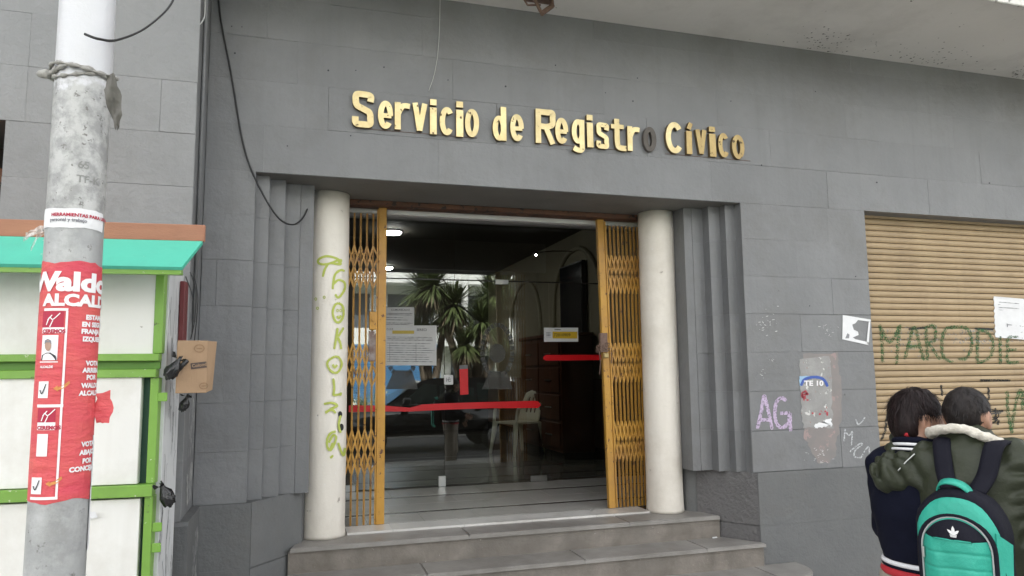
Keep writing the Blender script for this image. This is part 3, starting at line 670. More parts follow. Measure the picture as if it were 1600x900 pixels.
for s in (-1, 1):
    b = NB(); tube(b, spline([(s*.225, .24, .66), (s*.27, .1, .655), (s*.275, -.1, .64), (s*.26, -.2, .60), (s*.25, -.23, .42)], 6), .022, 8); obj('armrest', b, CP, CHR, smooth=True)
    for (x, y, sy) in ((s*.235, -.22, -1), (s*.22, .2, 1)):
        b = NB(); tube(b, [(x, y, .42), (x+s*.02, y+sy*.03, .2), (x+s*.04, y+sy*.06, .0)], [.045, .033, .026], 4); obj('leg', b, CP, CHR)
# ================================================================== roller shutter
SY = .16; PITCH = .0525; SZ0 = .985
SH = thing('roller_shutter', 'tan ribbed roller shutter with green and black graffiti', 'shutter', ((SX0+SX1)/2, SY, SZ0))
hx = (SX1-SX0)/2
def prof(t): return -.009*math.sin(math.pi*min(max((t-.07)/.86, 0), 1))**.75
pr = [(.055, .012)]+[(t, prof(t)) for t in (.055, .09, .16, .28, .42, .58, .72, .84, .91, .945)]+[(.945, .012)]
v = []; f = []
for s in (-1, 1):
    for t, y in pr: v.append((s*hx, y+.004, t*PITCH))
k = len(pr)
for i in range(k-1): f.append((i, i+1, k+i+1, k+i))
me = bpy.data.meshes.new('slat'); me.from_pydata(v, [], f); me.materials.append(TAN); me.update()
nsl = int((ZS+.02-SZ0)/PITCH)+1
for i in range(nsl):
    o = bpy.data.objects.new('slat', me); COL.objects.link(o); o.parent = SH; o.location = (0, rnd.uniform(-.001, .001), i*PITCH)
for s in (-1, 1):
    b = NB(); box(b, s*hx-.03, s*hx+.03, -.03, .03, -.05, ZS-SZ0, bev=.003); obj('guide_rail', b, TAN, SH)
b = NB(); box(b, -hx, hx, -.025, .03, -.062, -.003, bev=.004); obj('bottom_bar', b, mat('dark_red_paint', (.10, .02, .016), .5, (.07, .015, .012), 5), SH)
b = NB(); box(b, -hx, hx, .017, .022, -.05, ZS-SZ0); obj('backing', b, mat('shutter_dark', (.02, .014, .01), .8), SH)
sc0 = Vector(((SX0+SX1)/2, SY, SZ0))
def onS(x, y, off=.0025):
    p = onY(x, y, SY-.008); t = ((p[2]-SZ0)/PITCH) % 1.0
    return (p[0]-sc0.x, prof(t)+.004-off, p[2]-SZ0)
SG = spraymat('green_spray', (.018, .095, .024), .50, 90); SK = spraymat('black_spray', (.012, .013, .012), .68, 90); SGR = spraymat('grey_overpaint', (.34, .33, .31), .30, 45)
Z6 = lambda x, y: (1340+x/3.75, 480+y/3.75)
b = NB()
for i in range(70):
    x = rnd.uniform(130, 930); y = 175+rnd.gauss(0, 48); ribbon(b, [Z6(x, y), Z6(x+rnd.uniform(40, 130), y+rnd.uniform(-3, 3))], rnd.uniform(2, 4.5), lambda u, v, i=i: onS(u, v, .0012+.00001*i), step=1.2, jit=.5)
obj('overpaint_smears', b, SGR, SH)['kind'] = 'stuff'
MAR = [[(132, 100), (145, 200), (148, 325)], [(135, 112), (190, 205), (250, 108)], [(252, 100), (240, 200), (230, 335)], [(278, 305), (305, 200), (335, 118), (360, 200), (390, 312)], [(300, 232), (372, 232)], [(402, 110), (405, 200), (412, 312)], [(405, 115), (450, 110), (455, 190), (415, 210)], [(420, 212), (450, 260), (488, 308)],
       [(560, 118), (520, 125), (498, 180), (495, 250), (510, 300), (560, 322)], [(540, 120), (600, 116), (645, 128), (668, 180), (665, 250), (635, 300), (590, 305)], [(705, 130), (702, 250), (700, 325)], [(705, 132), (765, 150), (795, 220), (770, 300), (702, 325)], [(835, 170), (838, 335)], [(940, 170), (885, 180), (880, 250), (882, 320), (948, 322)], [(882, 250), (930, 248)]]
for nm_, L in (('graffiti_word', MAR), ('graffiti_scrawl', [[(880, 490), (882, 600), (905, 740)], [(905, 740), (915, 640), (940, 520), (960, 490), (968, 600)], [(968, 490), (1000, 640), (1010, 700)]])):
    b = NB(); strokes(b, L, 5.0, onS, Z6); obj(nm_, b, SG, SH)['label'] = 'green spray-painted letters'
for L in ([[(140, 780), (165, 720), (175, 640), (215, 640), (245, 690), (195, 725)]], [[(225, 640), (222, 560), (240, 515), (262, 520)]], [[(490, 455), (500, 520)]], [[(768, 470), (772, 545)]], [[(790, 610), (860, 608)], [(808, 590), (812, 660), (790, 680)], [(800, 650), (825, 665), (825, 690)]], [[(718, 428), (900, 430)]], [[(300, 130), (400, 120)]], [[(690, 125), (800, 130)]]):
    b = NB(); strokes(b, L, 3.4, onS, Z6); obj('graffiti_scrawl', b, SK, SH)['label'] = 'black spray-painted scrawl'
# paper on the shutter
pc = Vector(onS(1577, 495)); n0 = 14
PN = thing('paper_notice', 'white printed sheet pasted across the ribs of the shutter', 'notice', tuple(pc+sc0))
b = NB(); rows = []
for i in range(n0+1):
    yy = 463+i*(527-463)/n0
    rows.append([b.verts.new(Vector(onS(1553+24*j/4*2+(yy-463)*.04+(rnd.uniform(-.6, .6) if j in (0, 4) else 0), yy+(j*1.0), .005))-pc) for j in range(5)])
for a, c in zip(rows, rows[1:]):
    for j in range(4): b.faces.new((a[j], a[j+1], c[j+1], c[j]))
obj('sheet', b, PAPER, PN, smooth=True)
b = NB(); fn = lambda u, v: tuple(Vector(onS(u, v, .0065))-pc)
for y in (472, 476, 480, 484): ribbon(b, [(1560, y), (1592, y+2.5)], .8, fn, step=2, jit=.5)
ribbon(b, [(1574, 504), (1574, 513), (1580, 513)], 1.2, fn); ribbon(b, [(1573, 507), (1581, 508)], 1.2, fn)
obj('printed_lines', b, GREYINK, PN)
# ================================================================== gilded sign
GOLD = mat('worn_gilt', (.74, .62, .34), .36, (.56, .44, .21), 7, 1.2, metal=.4, bump=.0015, bsc=50, chips=(.12, .08, .04), chip_sc=26, chip_at=.63, chip_w=.03, rand=.1, streak=(.3, .21, .09))
GOLD2 = mat('tarnished_gilt', (.44, .33, .14), .42, (.32, .22, .09), 7, 1.2, metal=.45, bump=.0015, bsc=50, chips=(.1, .07, .035), chip_sc=26, chip_at=.60, chip_w=.03, rand=.08)
GOLDS = mat('letter_edge', (.13, .09, .04), .6)
DULL = mat('ungilded_letter', (.085, .075, .065), .7, (.11, .095, .085), 20)
SGN = thing('sign_lettering', 'raised gilt letters reading Servicio de Registro Cívico above the entrance', 'sign', (1.9, 0, 3.34))
LET = [('S', 551, 584, 142.5, 199), ('e', 590.5, 614, 157, 201), ('r', 617, 640.5, 160, 202.5), ('v', 644, 667.5, 161, 206.5), ('i', 672, 682.5, 155, 209.5), ('c', 687, 709.5, 167, 211), ('i', 713, 724, 158.5, 213.5), ('o', 726.5, 748.5, 170, 214),
       ('d', 770, 791.3, 166.5, 219), ('e', 797.7, 818.8, 178.5, 220.5), ('R', 837, 867.8, 170.8, 224), ('e', 867.8, 888, 184, 224.5), ('g', 893.5, 913.3, 186, 237.7), ('i', 917.5, 927, 179.5, 230), ('s', 932.5, 951, 191.5, 232), ('t', 955.5, 978.5, 185, 235), ('r', 980.6, 999.5, 197.5, 235.8), ('o', 1005.6, 1025.8, 198, 236.7),
       ('C', 1040.4, 1068, 190.5, 239.2), ('í', 1072.5, 1083, 192, 240.5), ('v', 1087, 1104.5, 202.5, 242.3), ('i', 1109, 1118.8, 198, 244.5), ('c', 1123, 1139.8, 208, 245.8), ('o', 1144.2, 1163.3, 210.5, 248.4)]
def earc(cx, cy, rx, ry, a0, a1, n=26): return [(cx+rx*math.cos(math.radians(a0+(a1-a0)*k/n)), cy+ry*math.sin(math.radians(a0+(a1-a0)*k/n))) for k in range(n+1)]
def spl2(P, n=7): return [(q.x, q.y) for q in spline([(x, y, 0) for x, y in P], n)]
def glyph(ch, w, h):
    '''centre lines (points, stroke width, closed) of one cut letter'''
    t = min(.043 if ch in 'SCR' else .037, w*.37); hw = t/2; st = min(.041, w*.42); hs = st/2
    if ch == 'o': return [(earc(w/2, h/2, w/2-hw, h/2-hw, 0, 360, 40), t, 1)]
    if ch in 'cC': return [(earc(w/2, h/2, w/2-hw, h/2-hw, 42, 318, 34), t, 0)]
    if ch == 'e': return [(earc(w/2, h/2, w/2-hw, h/2-hw, -4, 318, 36), t, 0), ([(hw, h*.47), (w-hw*.6, h*.47)], t*.85, 0)]
    if ch == 'r': return [([(hs, 0), (hs, h)], st, 0), (spl2([(hs*1.2, h*.60), (w*.48, h*.84), (w*.72, h-hw*1.15), (w, h-hw*1.3)]), t, 0)]
    if ch == 'v': return [([(hs*.9, h), (w/2, hs*.6)], st*.9, 0), ([(w-hs*.9, h), (w/2, hs*.6)], st*.9, 0)]
    if ch == 'i': return [([(w/2, 0), (w/2, h*.76)], w, 0), ([(w/2, h*.83), (w/2, h)], w*.96, 0)]
    if ch == 'í': return [([(w*.42, 0), (w*.42, h*.74)], w*.8, 0), ([(w*.36, h*.80), (w*.74, h)], w*.62, 0)]
    if ch == 'd': return [([(w-hs, 0), (w-hs, h)], st, 0), (earc(w/2-.002, h*.36, w/2-hw-.002, h*.37-hw, 20, 340, 34), t, 0)]
    if ch == 'g': return [(earc(w/2, h*.63, w/2-hw, h*.37-hw, 20, 340, 34), t, 0), (spl2([(w-hs, h*.99), (w-hs, h*.6), (w-hs, h*.28), (w*.78, h*.07+hw*.3), (w*.45, hw), (hw*.8, h*.13)]), st*.95, 0)]
    if ch in 'sS': return [(spl2([(w-hw, .72*h), (.86*w, .88*h), (.52*w, h-hw), (.2*w, .90*h), (hw, .75*h), (.22*w, .60*h), (.52*w, .51*h), (.8*w, .42*h), (w-hw, .26*h), (.82*w, .10*h), (.5*w, hw), (.17*w, .11*h), (hw*.9, .29*h)], 5), t, 0)]
    if ch == 't': return [(spl2([(w*.40, h*.98), (w*.40, h*.6), (w*.40, h*.25), (w*.52, hw*1.3), (w, hw)], 6), st, 0), ([(0, h*.74), (w*.86, h*.74)], t*.9, 0)]
    if ch == 'R': return [([(hs, 0), (hs, h)], st, 0), (spl2([(st*.8, h-hw), (w*.58, h-hw), (w*.84, h*.91), (w-hw, h*.75), (w*.84, h*.58), (w*.58, h*.50), (st*.8, h*.50)]), t, 0), ([(w*.50, h*.50), (w-hs, 0)], st*.95, 0)]
def cut_letter(ch, w, h, dep=.030, gap=.0035):
    b = NB(); sides = []
    for si, (P, t, closed) in enumerate(glyph(ch, w, h)):
        n = len(P)-(1 if closed else 0); L = []
        for i in range(n):
            if closed: p, q = P[(i-1) % n], P[(i+1) % n]
            else: p, q = P[max(i-1, 0)], P[min(i+1, n-1)]
            d = Vector((q[0]-p[0], q[1]-p[1])).normalized(); nn = Vector((-d.y, d.x))*t/2; c = Vector(P[i]); L.append((c+nn, c-nn))
        yf, yb_ = -gap-dep-.0004*si, -gap+.0002*si
        V = [[b.verts.new((q.x, y, q.y)) for q in pr_ for y in (yf, yb_)] for pr_ in L]   # Lf Lb Rf Rb
        for i in range(n if closed else n-1):
            A_, B_ = V[i], V[(i+1) % n]; b.faces.new((A_[0], A_[2], B_[2], B_[0])).material_index = 0
            for q in ((A_[0], B_[0], B_[1], A_[1]), (A_[2], A_[3], B_[3], B_[2]), (A_[1], B_[1], B_[3], A_[3])): b.faces.new(q).material_index = 1
        if not closed:
            for A_ in (V[0], V[-1]): b.faces.new((A_[0], A_[1], A_[3], A_[2])).material_index = 1
    bmesh.ops.recalc_face_normals(b, faces=b.faces[:]); return b
for i, (ch, x0, x1, yt, yb) in enumerate(LET):
    ym = (yt+yb)/2; X0, X1 = onY(x0, ym, -.035)[0], onY(x1, ym, -.035)[0]; Z1, Z0 = onY((x0+x1)/2, yt, -.035)[2], onY((x0+x1)/2, yb, -.035)[2]
    o = obj('letter', cut_letter(ch, X1-X0, Z1-Z0), DULL if i == 17 else GOLD2 if i > 18 else GOLD, SGN, (X0-1.9, 0, Z0-3.34)); o.data.materials.append(DULL if i == 17 else GOLDS); o.rotation_euler = (0, rnd.uniform(-.012, .012), 0)
    if i == 17: o['label'] = 'dark letter o that has lost its gilding'
for x0, y0, x1, y1 in ((559, 200.5, 745, 217.5), (846, 226, 988, 238.5), (1039, 241.5, 1172, 251.8)):
    a, c = onY(x0, y0, -.002), onY(x1, y1, -.002); b = NB(); box(b, a[0]-1.9, c[0]-1.9, -.006, -.001, 3.345-3.34, 3.3475-3.34); obj('shadow_line', b, IRON, SGN)  # thin dark strip put in for the shadow line under each word
# ================================================================== market kiosk
KX, KY, KA = -.575, -1.165, math.radians(-4.5)
K = thing('market_kiosk', 'closed white market kiosk with lime green rails and a teal flap', 'kiosk', (KX, KY, 0), KA)
KL, KD, KH = 2.3, .36, 2.33           # reaches to the left of the frame; local x runs to -KL
def kx(name, m, x0, x1, y0, y1, z0, z1, bev=.003, parent=None):
    b = NB(); box(b, x0, x1, y0, y1, z0, z1, bev=bev); return obj(name, b, m, parent or K)
kx('carcass', DKGREEN, -KL, -.045, .03, KD, .05, KH)
# front panels (white boards) between the rails
zr = [(.12, 1.150), (1.215, 1.70), (1.79, 2.20)]
for i, (z0, z1) in enumerate(zr):
    e = (-.036, -.052, -.012)[i]-.03
    for a, c in ((-KL, -1.22), (-1.217, e)): kx('panel_board', WHITE, a, c, (-.012, -.016, .0)[i], .029, z0, z1, .002)
kx('rail', GREEN, -KL, -.01, -.035, .0285, 1.765, 1.798); kx('rail', GREEN, -KL, -.018, -.03, .028, 1.690, 1.728); kx('rail_gap_board', mat('shaded_green', (.10, .24, .03), .5), -KL, -.012, .0, .027, 1.729, 1.764, .001)  # gap board: the shade between the rails is put into its darker green
kx('rail', GREEN, -KL, -.012, -.04, .028, 1.160, 1.212); kx('rail', GREEN, -KL, -.01, -.03, .028, .06, .115)
kx('corner_post', GREEN, -.044, -.005, -.006, .05, 1.80, 2.21); kx('corner_post', GREEN, -.046, -.010, -.012, .05, 1.213, 1.689); kx('corner_post', GREEN, -.048, -.012, -.014, .05, .116, 1.159)
for z in (1.60, 1.02, .93): kx('hinge_tab', GREEN, -.011, .028, -.012, .0, z-.02, z+.02)
# side wall of upright white boards
SIDEW = mat('scuffed_white_board', (.62, .63, .63), .5, (.52, .53, .54), 3, 1, streak=(.2, .2, .21), chips=(.05, .07, .06), chip_sc=9, chip_at=.68, aniso=(1, 1, .25))
y = .052
for w in (.155, .15): kx('side_board', SIDEW, -.044, .002+rnd.uniform(-.002, .002), y, y+w-.003, .08, 2.21, .002); y += w
b = NB()
for _ in range(46):
    y_, z_ = rnd.uniform(.06, .33), rnd.uniform(.3, 2.0); ribbon(b, [(y_, z_), (y_+rnd.uniform(-.03, .03), z_+rnd.uniform(.05, .16)), (y_+rnd.uniform(-.03, .03), z_+rnd.uniform(.1, .25))], rnd.uniform(.002, .005), lambda u, v: (.0055, min(max(u, .055), .35), min(v, 2.19)), step=.02)
obj('pen_scrawl', b, INK, K)['kind'] = 'stuff'
kx('side_trim', MAROON, .004, .028, .26, .34, 1.72, 2.17)
# fascia, flap
kx('fascia_board', BROWNB, -KL-.05, .175, -.075, -.05, 2.318, 2.395, .002)
b = NB(); vs = [b.verts.new(q) for q in ((-KL, -.085, 2.316), (.17, -.085, 2.316), (.125, -.27, 2.168), (-KL, -.27, 2.168))]; ws = [b.verts.new(v.co+Vector((0, .010, -.013))) for v in vs]
for q in (vs, ws[::-1], [vs[0], ws[0], ws[1], vs[1]], [vs[1], ws[1], ws[2], vs[2]], [vs[2], ws[2], ws[3], vs[3]], [vs[3], ws[3], ws[0], vs[0]]): b.faces.new(q)
fl = obj('flap', b, TEAL, K)
b = NB(); vs = [b.verts.new(q) for q in ((-KL, -.258, 2.158), (.12, -.258, 2.158), (.12, -.222, 2.158), (-KL, -.222, 2.158))]; r = bmesh.ops.extrude_face_region(b, geom=[b.faces.new(vs)]); bmesh.ops.translate(b, verts=[q for q in r['geom'] if isinstance(q, bmesh.types.BMVert)], vec=(0, 0, -.022)); obj('flap_batten', b, GREEN, fl)
kx('roof_board', BROWNB, -KL, -.02, -.045, KD, 2.335, 2.36); kx('top_rail', GREEN, -KL, -.002, -.01, .05, 2.211, 2.30)
# paper scrap tucked under the lower rail
sp_ = Vector((-.36, -.024, 1.13))
PS = tag(pyobj('paper_scrap', [(0, 0, 0), (.13, -.01, .02), (.12, -.012, .045), (.0, -.004, .05), (.002, .001, 0), (.13, -.009, .021)], [(0, 1, 2, 3), (0, 3, 4), (0, 4, 5, 1)], PAPER), 'grey scrap of paper hanging under the lower green rail of the kiosk', 'paper')
PS.matrix_world = Matrix.Translation((KX, KY, 0)) @ Matrix.Rotation(KA, 4, 'Z') @ Matrix.Translation(sp_) @ Matrix.Translation((0, 0, -.07))
# tied black bags
def bag(name, label, x, y, d, s, tilt, grp='black plastic bag knots tied to the kiosk'):
    c = deep(x, y, d); b = NB()
    bmesh.ops.create_icosphere(b, subdivisions=3, radius=1)
    for v in b.verts:
        n = v.co.copy(); k = 1+.22*math.sin(7*n.x+3*n.z+s*50)*math.sin(5*n.y-4*n.z)+rnd.uniform(-.06, .06)
        nk = .45 if n.z > .45 else 1
        v.co = Vector((n.x*.62*nk*k, n.y*.55*nk*k, n.z*(1+.5*(n.z > .5))*k))*s
    bmesh.ops.rotate(b, cent=(0, 0, 0), matrix=Matrix.Rotation(tilt, 3, 'Y'), verts=b.verts[:])
    o = thing(name, label, 'plastic bag', tuple(c), 0, grp); obj('bag', b, PLASTIC, o, smooth=True)
    b = NB()
    for k in range(3):
        a = rnd.uniform(0, 6.28); p = Vector((math.cos(a)*.5*s, -.2*s, 1.1*s)); q = p+Vector((rnd.uniform(-.6, .4)*s, -.3*s, rnd.uniform(.1, .5)*s)); w = Vector((.22*s, 0, .05*s))
        f = [b.verts.new(z) for z in (p-w, p+w, q+w*.7, q-w*.4)]; b.faces.new(f)
    bmesh.ops.rotate(b, cent=(0, 0, 0), matrix=Matrix.Rotation(tilt, 3, 'Y'), verts=b.verts[:])
    obj('loose_ends', b, PLASTIC, o); return o
bag('tied_bag', 'black plastic bag knot at the double green rail, left of the cardboard box', 270, 578, 3.32, .047, .5)
bag('tied_bag', 'black plastic bag knot at the lower green rail of the kiosk', 261, 776, 3.3, .048, -.4)
bag('tied_bag', 'small black plastic bag scrap under the cardboard box', 288, 632, 3.45, .034, .3)
# cardboard box hung on the kiosk corner
c0 = deep(303, 573, 3.42); BX = thing('cardboard_box', 'flattened brown cardboard box hung from the kiosk corner', 'box', tuple(c0), math.radians(8))
b = NB(); box(b, -.075, .058, -.02, .05, -.122, .122, bev=.002); obj('front', b, CARD, BX)
b = NB(); vs = [b.verts.new(q) for q in ((.0585, -.019, -.12), (.085, .03, -.11), (.098, .03, .12), (.0585, -.019, .12))]; r = bmesh.ops.extrude_face_region(b, geom=[b.faces.new(vs)]); bmesh.ops.translate(b, verts=[q for q in r['geom'] if isinstance(q, bmesh.types.BMVert)], vec=(-.001, .004, 0)); obj('open_flap', b, CARD, BX)
fb = lambda u, v: (u, -.0225, v)
b = NB(); ca, sa = math.cos(.12), math.sin(.12); rt = lambda u, v: fb(-.012+u*ca-v*sa, -.012+u*sa+v*ca)
patch(b, [(0, 0), (.068, 0), (.068, .028), (0, .028)], rt); pn = obj('printed_label', b, flat('brown_black_ink', (.07, .05, .045), .7), BX)
b = NB(); text_on(b, 'Colomb', .021, lambda u, v: (rt(u+.004, v+.008)[0], -.0235, rt(u+.004, v+.008)[2]), .0004); obj('printed_word', b, CARD, pn)
b = NB()
for (u, v, r) in ((.02, .085, .017), (.045, -.09, .014)):
    ribbon(b, [(u+r*math.cos(a)*1.3, v+r*math.sin(a)) for a in [k*math.pi/3 for k in range(7)]], .004, fb, step=.006)
    ribbon(b, [(u-r*.7, v), (u+r*.7, v)], .005, fb, step=.006)
obj('printed_symbols', b, flat('card_print', (.26, .16, .09), .8), BX)
b = NB(); tube(b, spline([(-.07, -.01, -.02), (-.055, -.03, .0), (-.03, -.025, .03)], 4), .012, 6); obj('bag_tie', b, PLASTIC, BX, smooth=True)
# loose wires between kiosk and wing wall
def wire(label, pts, r=.003, m=CABLE, name='cable', n=10):
    c = Vector(pts[0]); b = NB(); tube(b, [q-c for q in spline(pts, n)], r, 6); return tag(obj(name, b, m, None, c, smooth=True), label, 'cable')
for i, L in enumerate((((297, 425), (306, 455), (304, 500), (298, 530)), ((290, 432), (302, 470), (300, 520)), ((303, 428), (309, 470), (303, 540)))):
    wire(('leftmost', 'middle', 'rightmost')[i]+' of three thin black wires hanging under the flap end beside the kiosk', [deep(x, y, 3.55+.03*i) for x, y in L], .0025)
# ================================================================== street pole
PX, PYc, PR = -.733, -2.055, .0885
POLEM = mat('galvanised_pole', (.30, .305, .305), .45, (.40, .405, .40), 9, 1, bump=.002, bsc=40, metal=.35, dirt=(.2, .195, .185), streak=(.2, .2, .2))
def poleshade(m, N, L, p, vec, noise, mix, ramp):
    # painted top, flaking glue and paint lower down, bare zinc at the foot: real coats on the pole, by height
    g = N.new('ShaderNodeNewGeometry'); sx = N.new('ShaderNodeSeparateXYZ'); L.new(g.outputs['Position'], sx.inputs[0]); z = sx.outputs['Z']
    def wob(a, s, k):
        q = N.new('ShaderNodeMath'); q.operation = 'MULTIPLY_ADD'; L.new(noise(s, 6, .65), q.inputs[0]); q.inputs[1].default_value = k; L.new(z, q.inputs[2]); return q.outputs[0]
    base = p.inputs['Base Color'].links[0].from_socket
    base = mix(ramp(noise(5, 8, .7), .48, .66), base, (.47, .475, .47)); base = mix(ramp(noise(22, 9, .7), .60, .66), base, (.17, .165, .155))
    flake = mix(ramp(noise(16, 9, .68), .42, .58), (.30, .30, .295), (.47, .47, .46))
    flake = mix(ramp(noise(34, 8, .7), .60, .64), flake, (.17, .165, .155))
    c1 = mix(ramp(wob(z, 9, .35), 2.20+.17, 2.26+.17), base, flake)
    c2 = mix(ramp(wob(z, 7, .18), 2.70+.09, 2.715+.09), c1, (.60, .60, .62))
    L.new(c2, p.inputs['Base Color']); p.inputs['Metallic'].default_value = .1
POLEM = mat('flaking_painted_pole', (.30, .305, .305), .5, (.40, .405, .40), 9, 1, bump=.0025, bsc=38, dirt=(.2, .195, .185), second=poleshade)
PO = thing('street_pole', 'round metal street pole with white paint flaking to bare zinc', 'pole', (PX, PYc, 0))
b = NB(); lathe(b, [(PR, 0), (PR, 1), (PR, 2), (PR, 3), (PR*.98, 5.5)], 48); obj('shaft', b, POLEM, PO, smooth=True)
for q in PO.children[0].data.polygons:
    if len(q.vertices) > 4: q.use_smooth = False
b = NB(); lathe(b, [(PR+.05, 0), (PR+.05, .02), (PR+.005, .03), (PR+.004, .06)], 32); obj('base_collar', b, mat('zinc', (.3, .3, .3), .5, metal=.5), PO)
vd = np.array([PX, PYc])-C[:2]; vd /= np.linalg.norm(vd); TH0 = math.atan2(-vd[1], -vd[0])       # the side that faces the camera
def pole(s, z, off=.001):                # s: metres round the pole from its camera side, to the right; z height
    a = TH0+s/PR; return (PX+(PR+off)*math.cos(a), PYc+(PR+off)*math.sin(a), z)
def pz(y):                               # height on the front of the pole for a photo row
    fx = 138-(52*y/900); return float(onCyl(fx, y, PX, PYc, PR)[2])
def ps(x, y):                            # photo pixel -> (s, z) on the pole
    q = onCyl(x, y, PX, PYc, PR); a = (math.atan2(q[1]-PYc, q[0]-PX)-TH0+math.pi) % (2*math.pi)-math.pi; return a*PR, float(q[2])
def wrap_sheet(bm, s0, s1, z0, z1, off, rag=0., nz=12, ns=26):
    rows = []
    for i in range(nz+1):
        t = i/nz; row = []
        for j in range(ns+1):
            u = s0+(s1-s0)*j/ns; z = z0+(z1-z0)*t
            if i in (0, nz): z += rnd.uniform(-rag, rag)*.6+rag*math.sin(u*40)
            row.append(bm.verts.new(pole(u, z, off+rnd.uniform(0, .0012)*(0 < i < nz))))
        rows.append(row)
    for a, c in zip(rows, rows[1:]):
        for j in range(ns): bm.faces.new((a[j], a[j+1], c[j+1], c[j]))
def centred(o, c):
    o.data.transform(Matrix.Translation(-Vector(c))); o.location = c; return o
PRED = mat('red_poster_print', (.62, .06, .095), .55, (.66, .115, .10), 5, 1, bump=.009, bsc=16, aniso=(1, 1, 2.5), dirt=(.52, .03, .07))
DRED = flat('dark_red_print', (.42, .015, .05), .55); WPRT = flat('white_print', (.82, .80, .81), .55); ORED = flat('orange_red_print', (.64, .09, .05), .55); SKIN_P = flat('portrait_skin', (.42, .27, .2), .6); OARW = flat('orange_arrow', (.62, .25, .07), .55)
zt, zb = pz(409), pz(785)
PC = (PX, PYc, (zt+zb)/2)
EP = thing('election_poster', 'red election poster with white lettering wrapped round the street pole', 'poster', PC)
def ep(name, fill, m, off):
    b = NB(); fill(b); o = obj(name, b, m); o.data.transform(Matrix.Translation(-Vector(PC))); o.parent = EP; return o
ep('sheet', lambda b: wrap_sheet(b, -.235, .235, zb, zt, .0015, .006), PRED, 0)
def P_(off): return lambda x, y: pole(*ps(x, y), off)
def txt(b, s, size, x, y, off=.0045, bold=0., cuts=.02):
    s0, z0 = ps(x, y); text_on(b, s, size, lambda u, v: pole(s0+u, z0+v, off), bold, cuts=cuts)
def grid(b, x0, y0, x1, y1, off, n=8):     # rectangle in photo pixels, wrapped
    (s0, za), (s1, _), zb_ = ps(x0, y0), ps(x1, y0), ps(x0-8.4/146*(y1-y0), y1)[1]
    rows = [[b.verts.new(pole(s0+(s1-s0)*j/n, z, off)) for j in range(n+1)] for z in (za, zb_)]
    for j in range(n): b.faces.new((rows[0][j], rows[0][j+1], rows[1][j+1], rows[1][j]))
def f_title(b):
    s0, z0 = ps(89, 453); text_on(b, 'aldo', .086, lambda u, v: pole(s0+u*1.22, z0+v, .0042), .0040, cuts=.006)
    s1 = s0-.103; text_on(b, 'W', .086, lambda u, v: pole(s1+u*1.22, z0+v, .0042), .0040, cuts=.006)
    s2, z2 = ps(74, 477); text_on(b, 'ALCALDE', .052, lambda u, v: pole(s2-.012+u*1.12, z2+v, .0042), .0028, cuts=.008)
ep('title_lettering', f_title, WPRT, 0)
def each(name, items, m, fn):
    for it in items: ep(name, lambda b, it=it: fn(b, it), m, 0)
SLO = (('ESTAMOS', 133, 499), ('EN SEGUNDA', 127, 510), ('FRANJA', 126, 521), ('IZQUIERDA', 128, 533), ('VOTA', 133, 571), ('ARRIBA', 128, 582), ('POR', 133.5, 593), ('WALDO', 126, 606), ('ALCALDE', 122.5, 618), ('VOTA', 126, 698), ('ABAJO', 123, 711), ('POR', 127, 724), ('CONCEJAL', 107, 738))
each('slogan_word', SLO, WPRT, lambda b, it: txt(b, it[0], .0215, it[1], it[2], bold=.0012))
each('ballot_border', ((71, 482, 107, 486), (103.5, 486, 107, 632), (60, 632, 99, 636.5), (94.5, 636, 98, 776), (49, 776, 90, 780.5)), WPRT, lambda b, it: grid(b, *it, .0036))
each('party_panel', ((69, 487, 101, 512), (61, 638, 88, 660)), DRED, lambda b, it: grid(b, *it, .0030))
each('white_box', ((68, 524, 92, 563, .0032), (60, 678, 76, 713, .0034), (62.5, 596, 77, 622, .0034), (51.5, 745.5, 66.5, 771.5, .0034), (68, 512, 101, 521, .0031), (60, 660, 87, 672, .0031), (64, 565, 91, 566.6, .0034)), WPRT, lambda b, it: grid(b, *it))
each('party_word', ((68.5, 520.5), (60, 671)), DRED, lambda b, it: txt(b, 'CEREMOS', .0165, *it, .0042, .0009))
def f_logo(b, it):
    for L in ([(74, 508), (79, 496), (84, 499), (95, 489)], [(79, 511), (84, 500)], [(76, 500), (83, 492)]): ribbon(b, [(x+it[0], y+it[1]) for x, y in L], 1.5, P_(.0045), step=1)
each('party_mark', ((0, 0), (-8, 150)), WPRT, f_logo)
ep('caption', lambda b: txt(b, 'ALCALDE', .0105, 64.5, 575, .0042, .0004), WPRT, 0)
def f_suit(b): patch(b, [(66, 563), (67.5, 555), (74, 551), (80, 551), (88, 556), (89, 563)], P_(.0042))
ep('portrait_suit', f_suit, INK, 0)
ep('portrait_face', lambda b: patch(b, [(76.5+4.8*math.cos(a), 540+8.5*math.sin(a)) for a in [k*.45 for k in range(14)]], P_(.0046)), SKIN_P, 0)
ep('portrait_hair', lambda b: patch(b, [(71.5, 538), (72, 532), (76.5, 529.5), (81, 532), (81.5, 538), (79, 535), (74, 535)], P_(.0050)), GREYINK, 0)
each('tick_mark', ((64.5, 609), (54, 759)), INK, lambda b, q: ribbon(b, [q, (q[0]+2.8, q[1]+6), (q[0]+9, q[1]-9)], 1.5, P_(.0050), step=1))
each('arrow', ((84, 607), (72, 756)), OARW, lambda b, q: patch(b, [(q[0]+u, q[1]+v) for u, v in ((0, 0), (7, -5), (6, -1.5), (16, -6), (24, -12), (25, -8), (17, -1), (7, 3), (8, 5))], P_(.0048)))
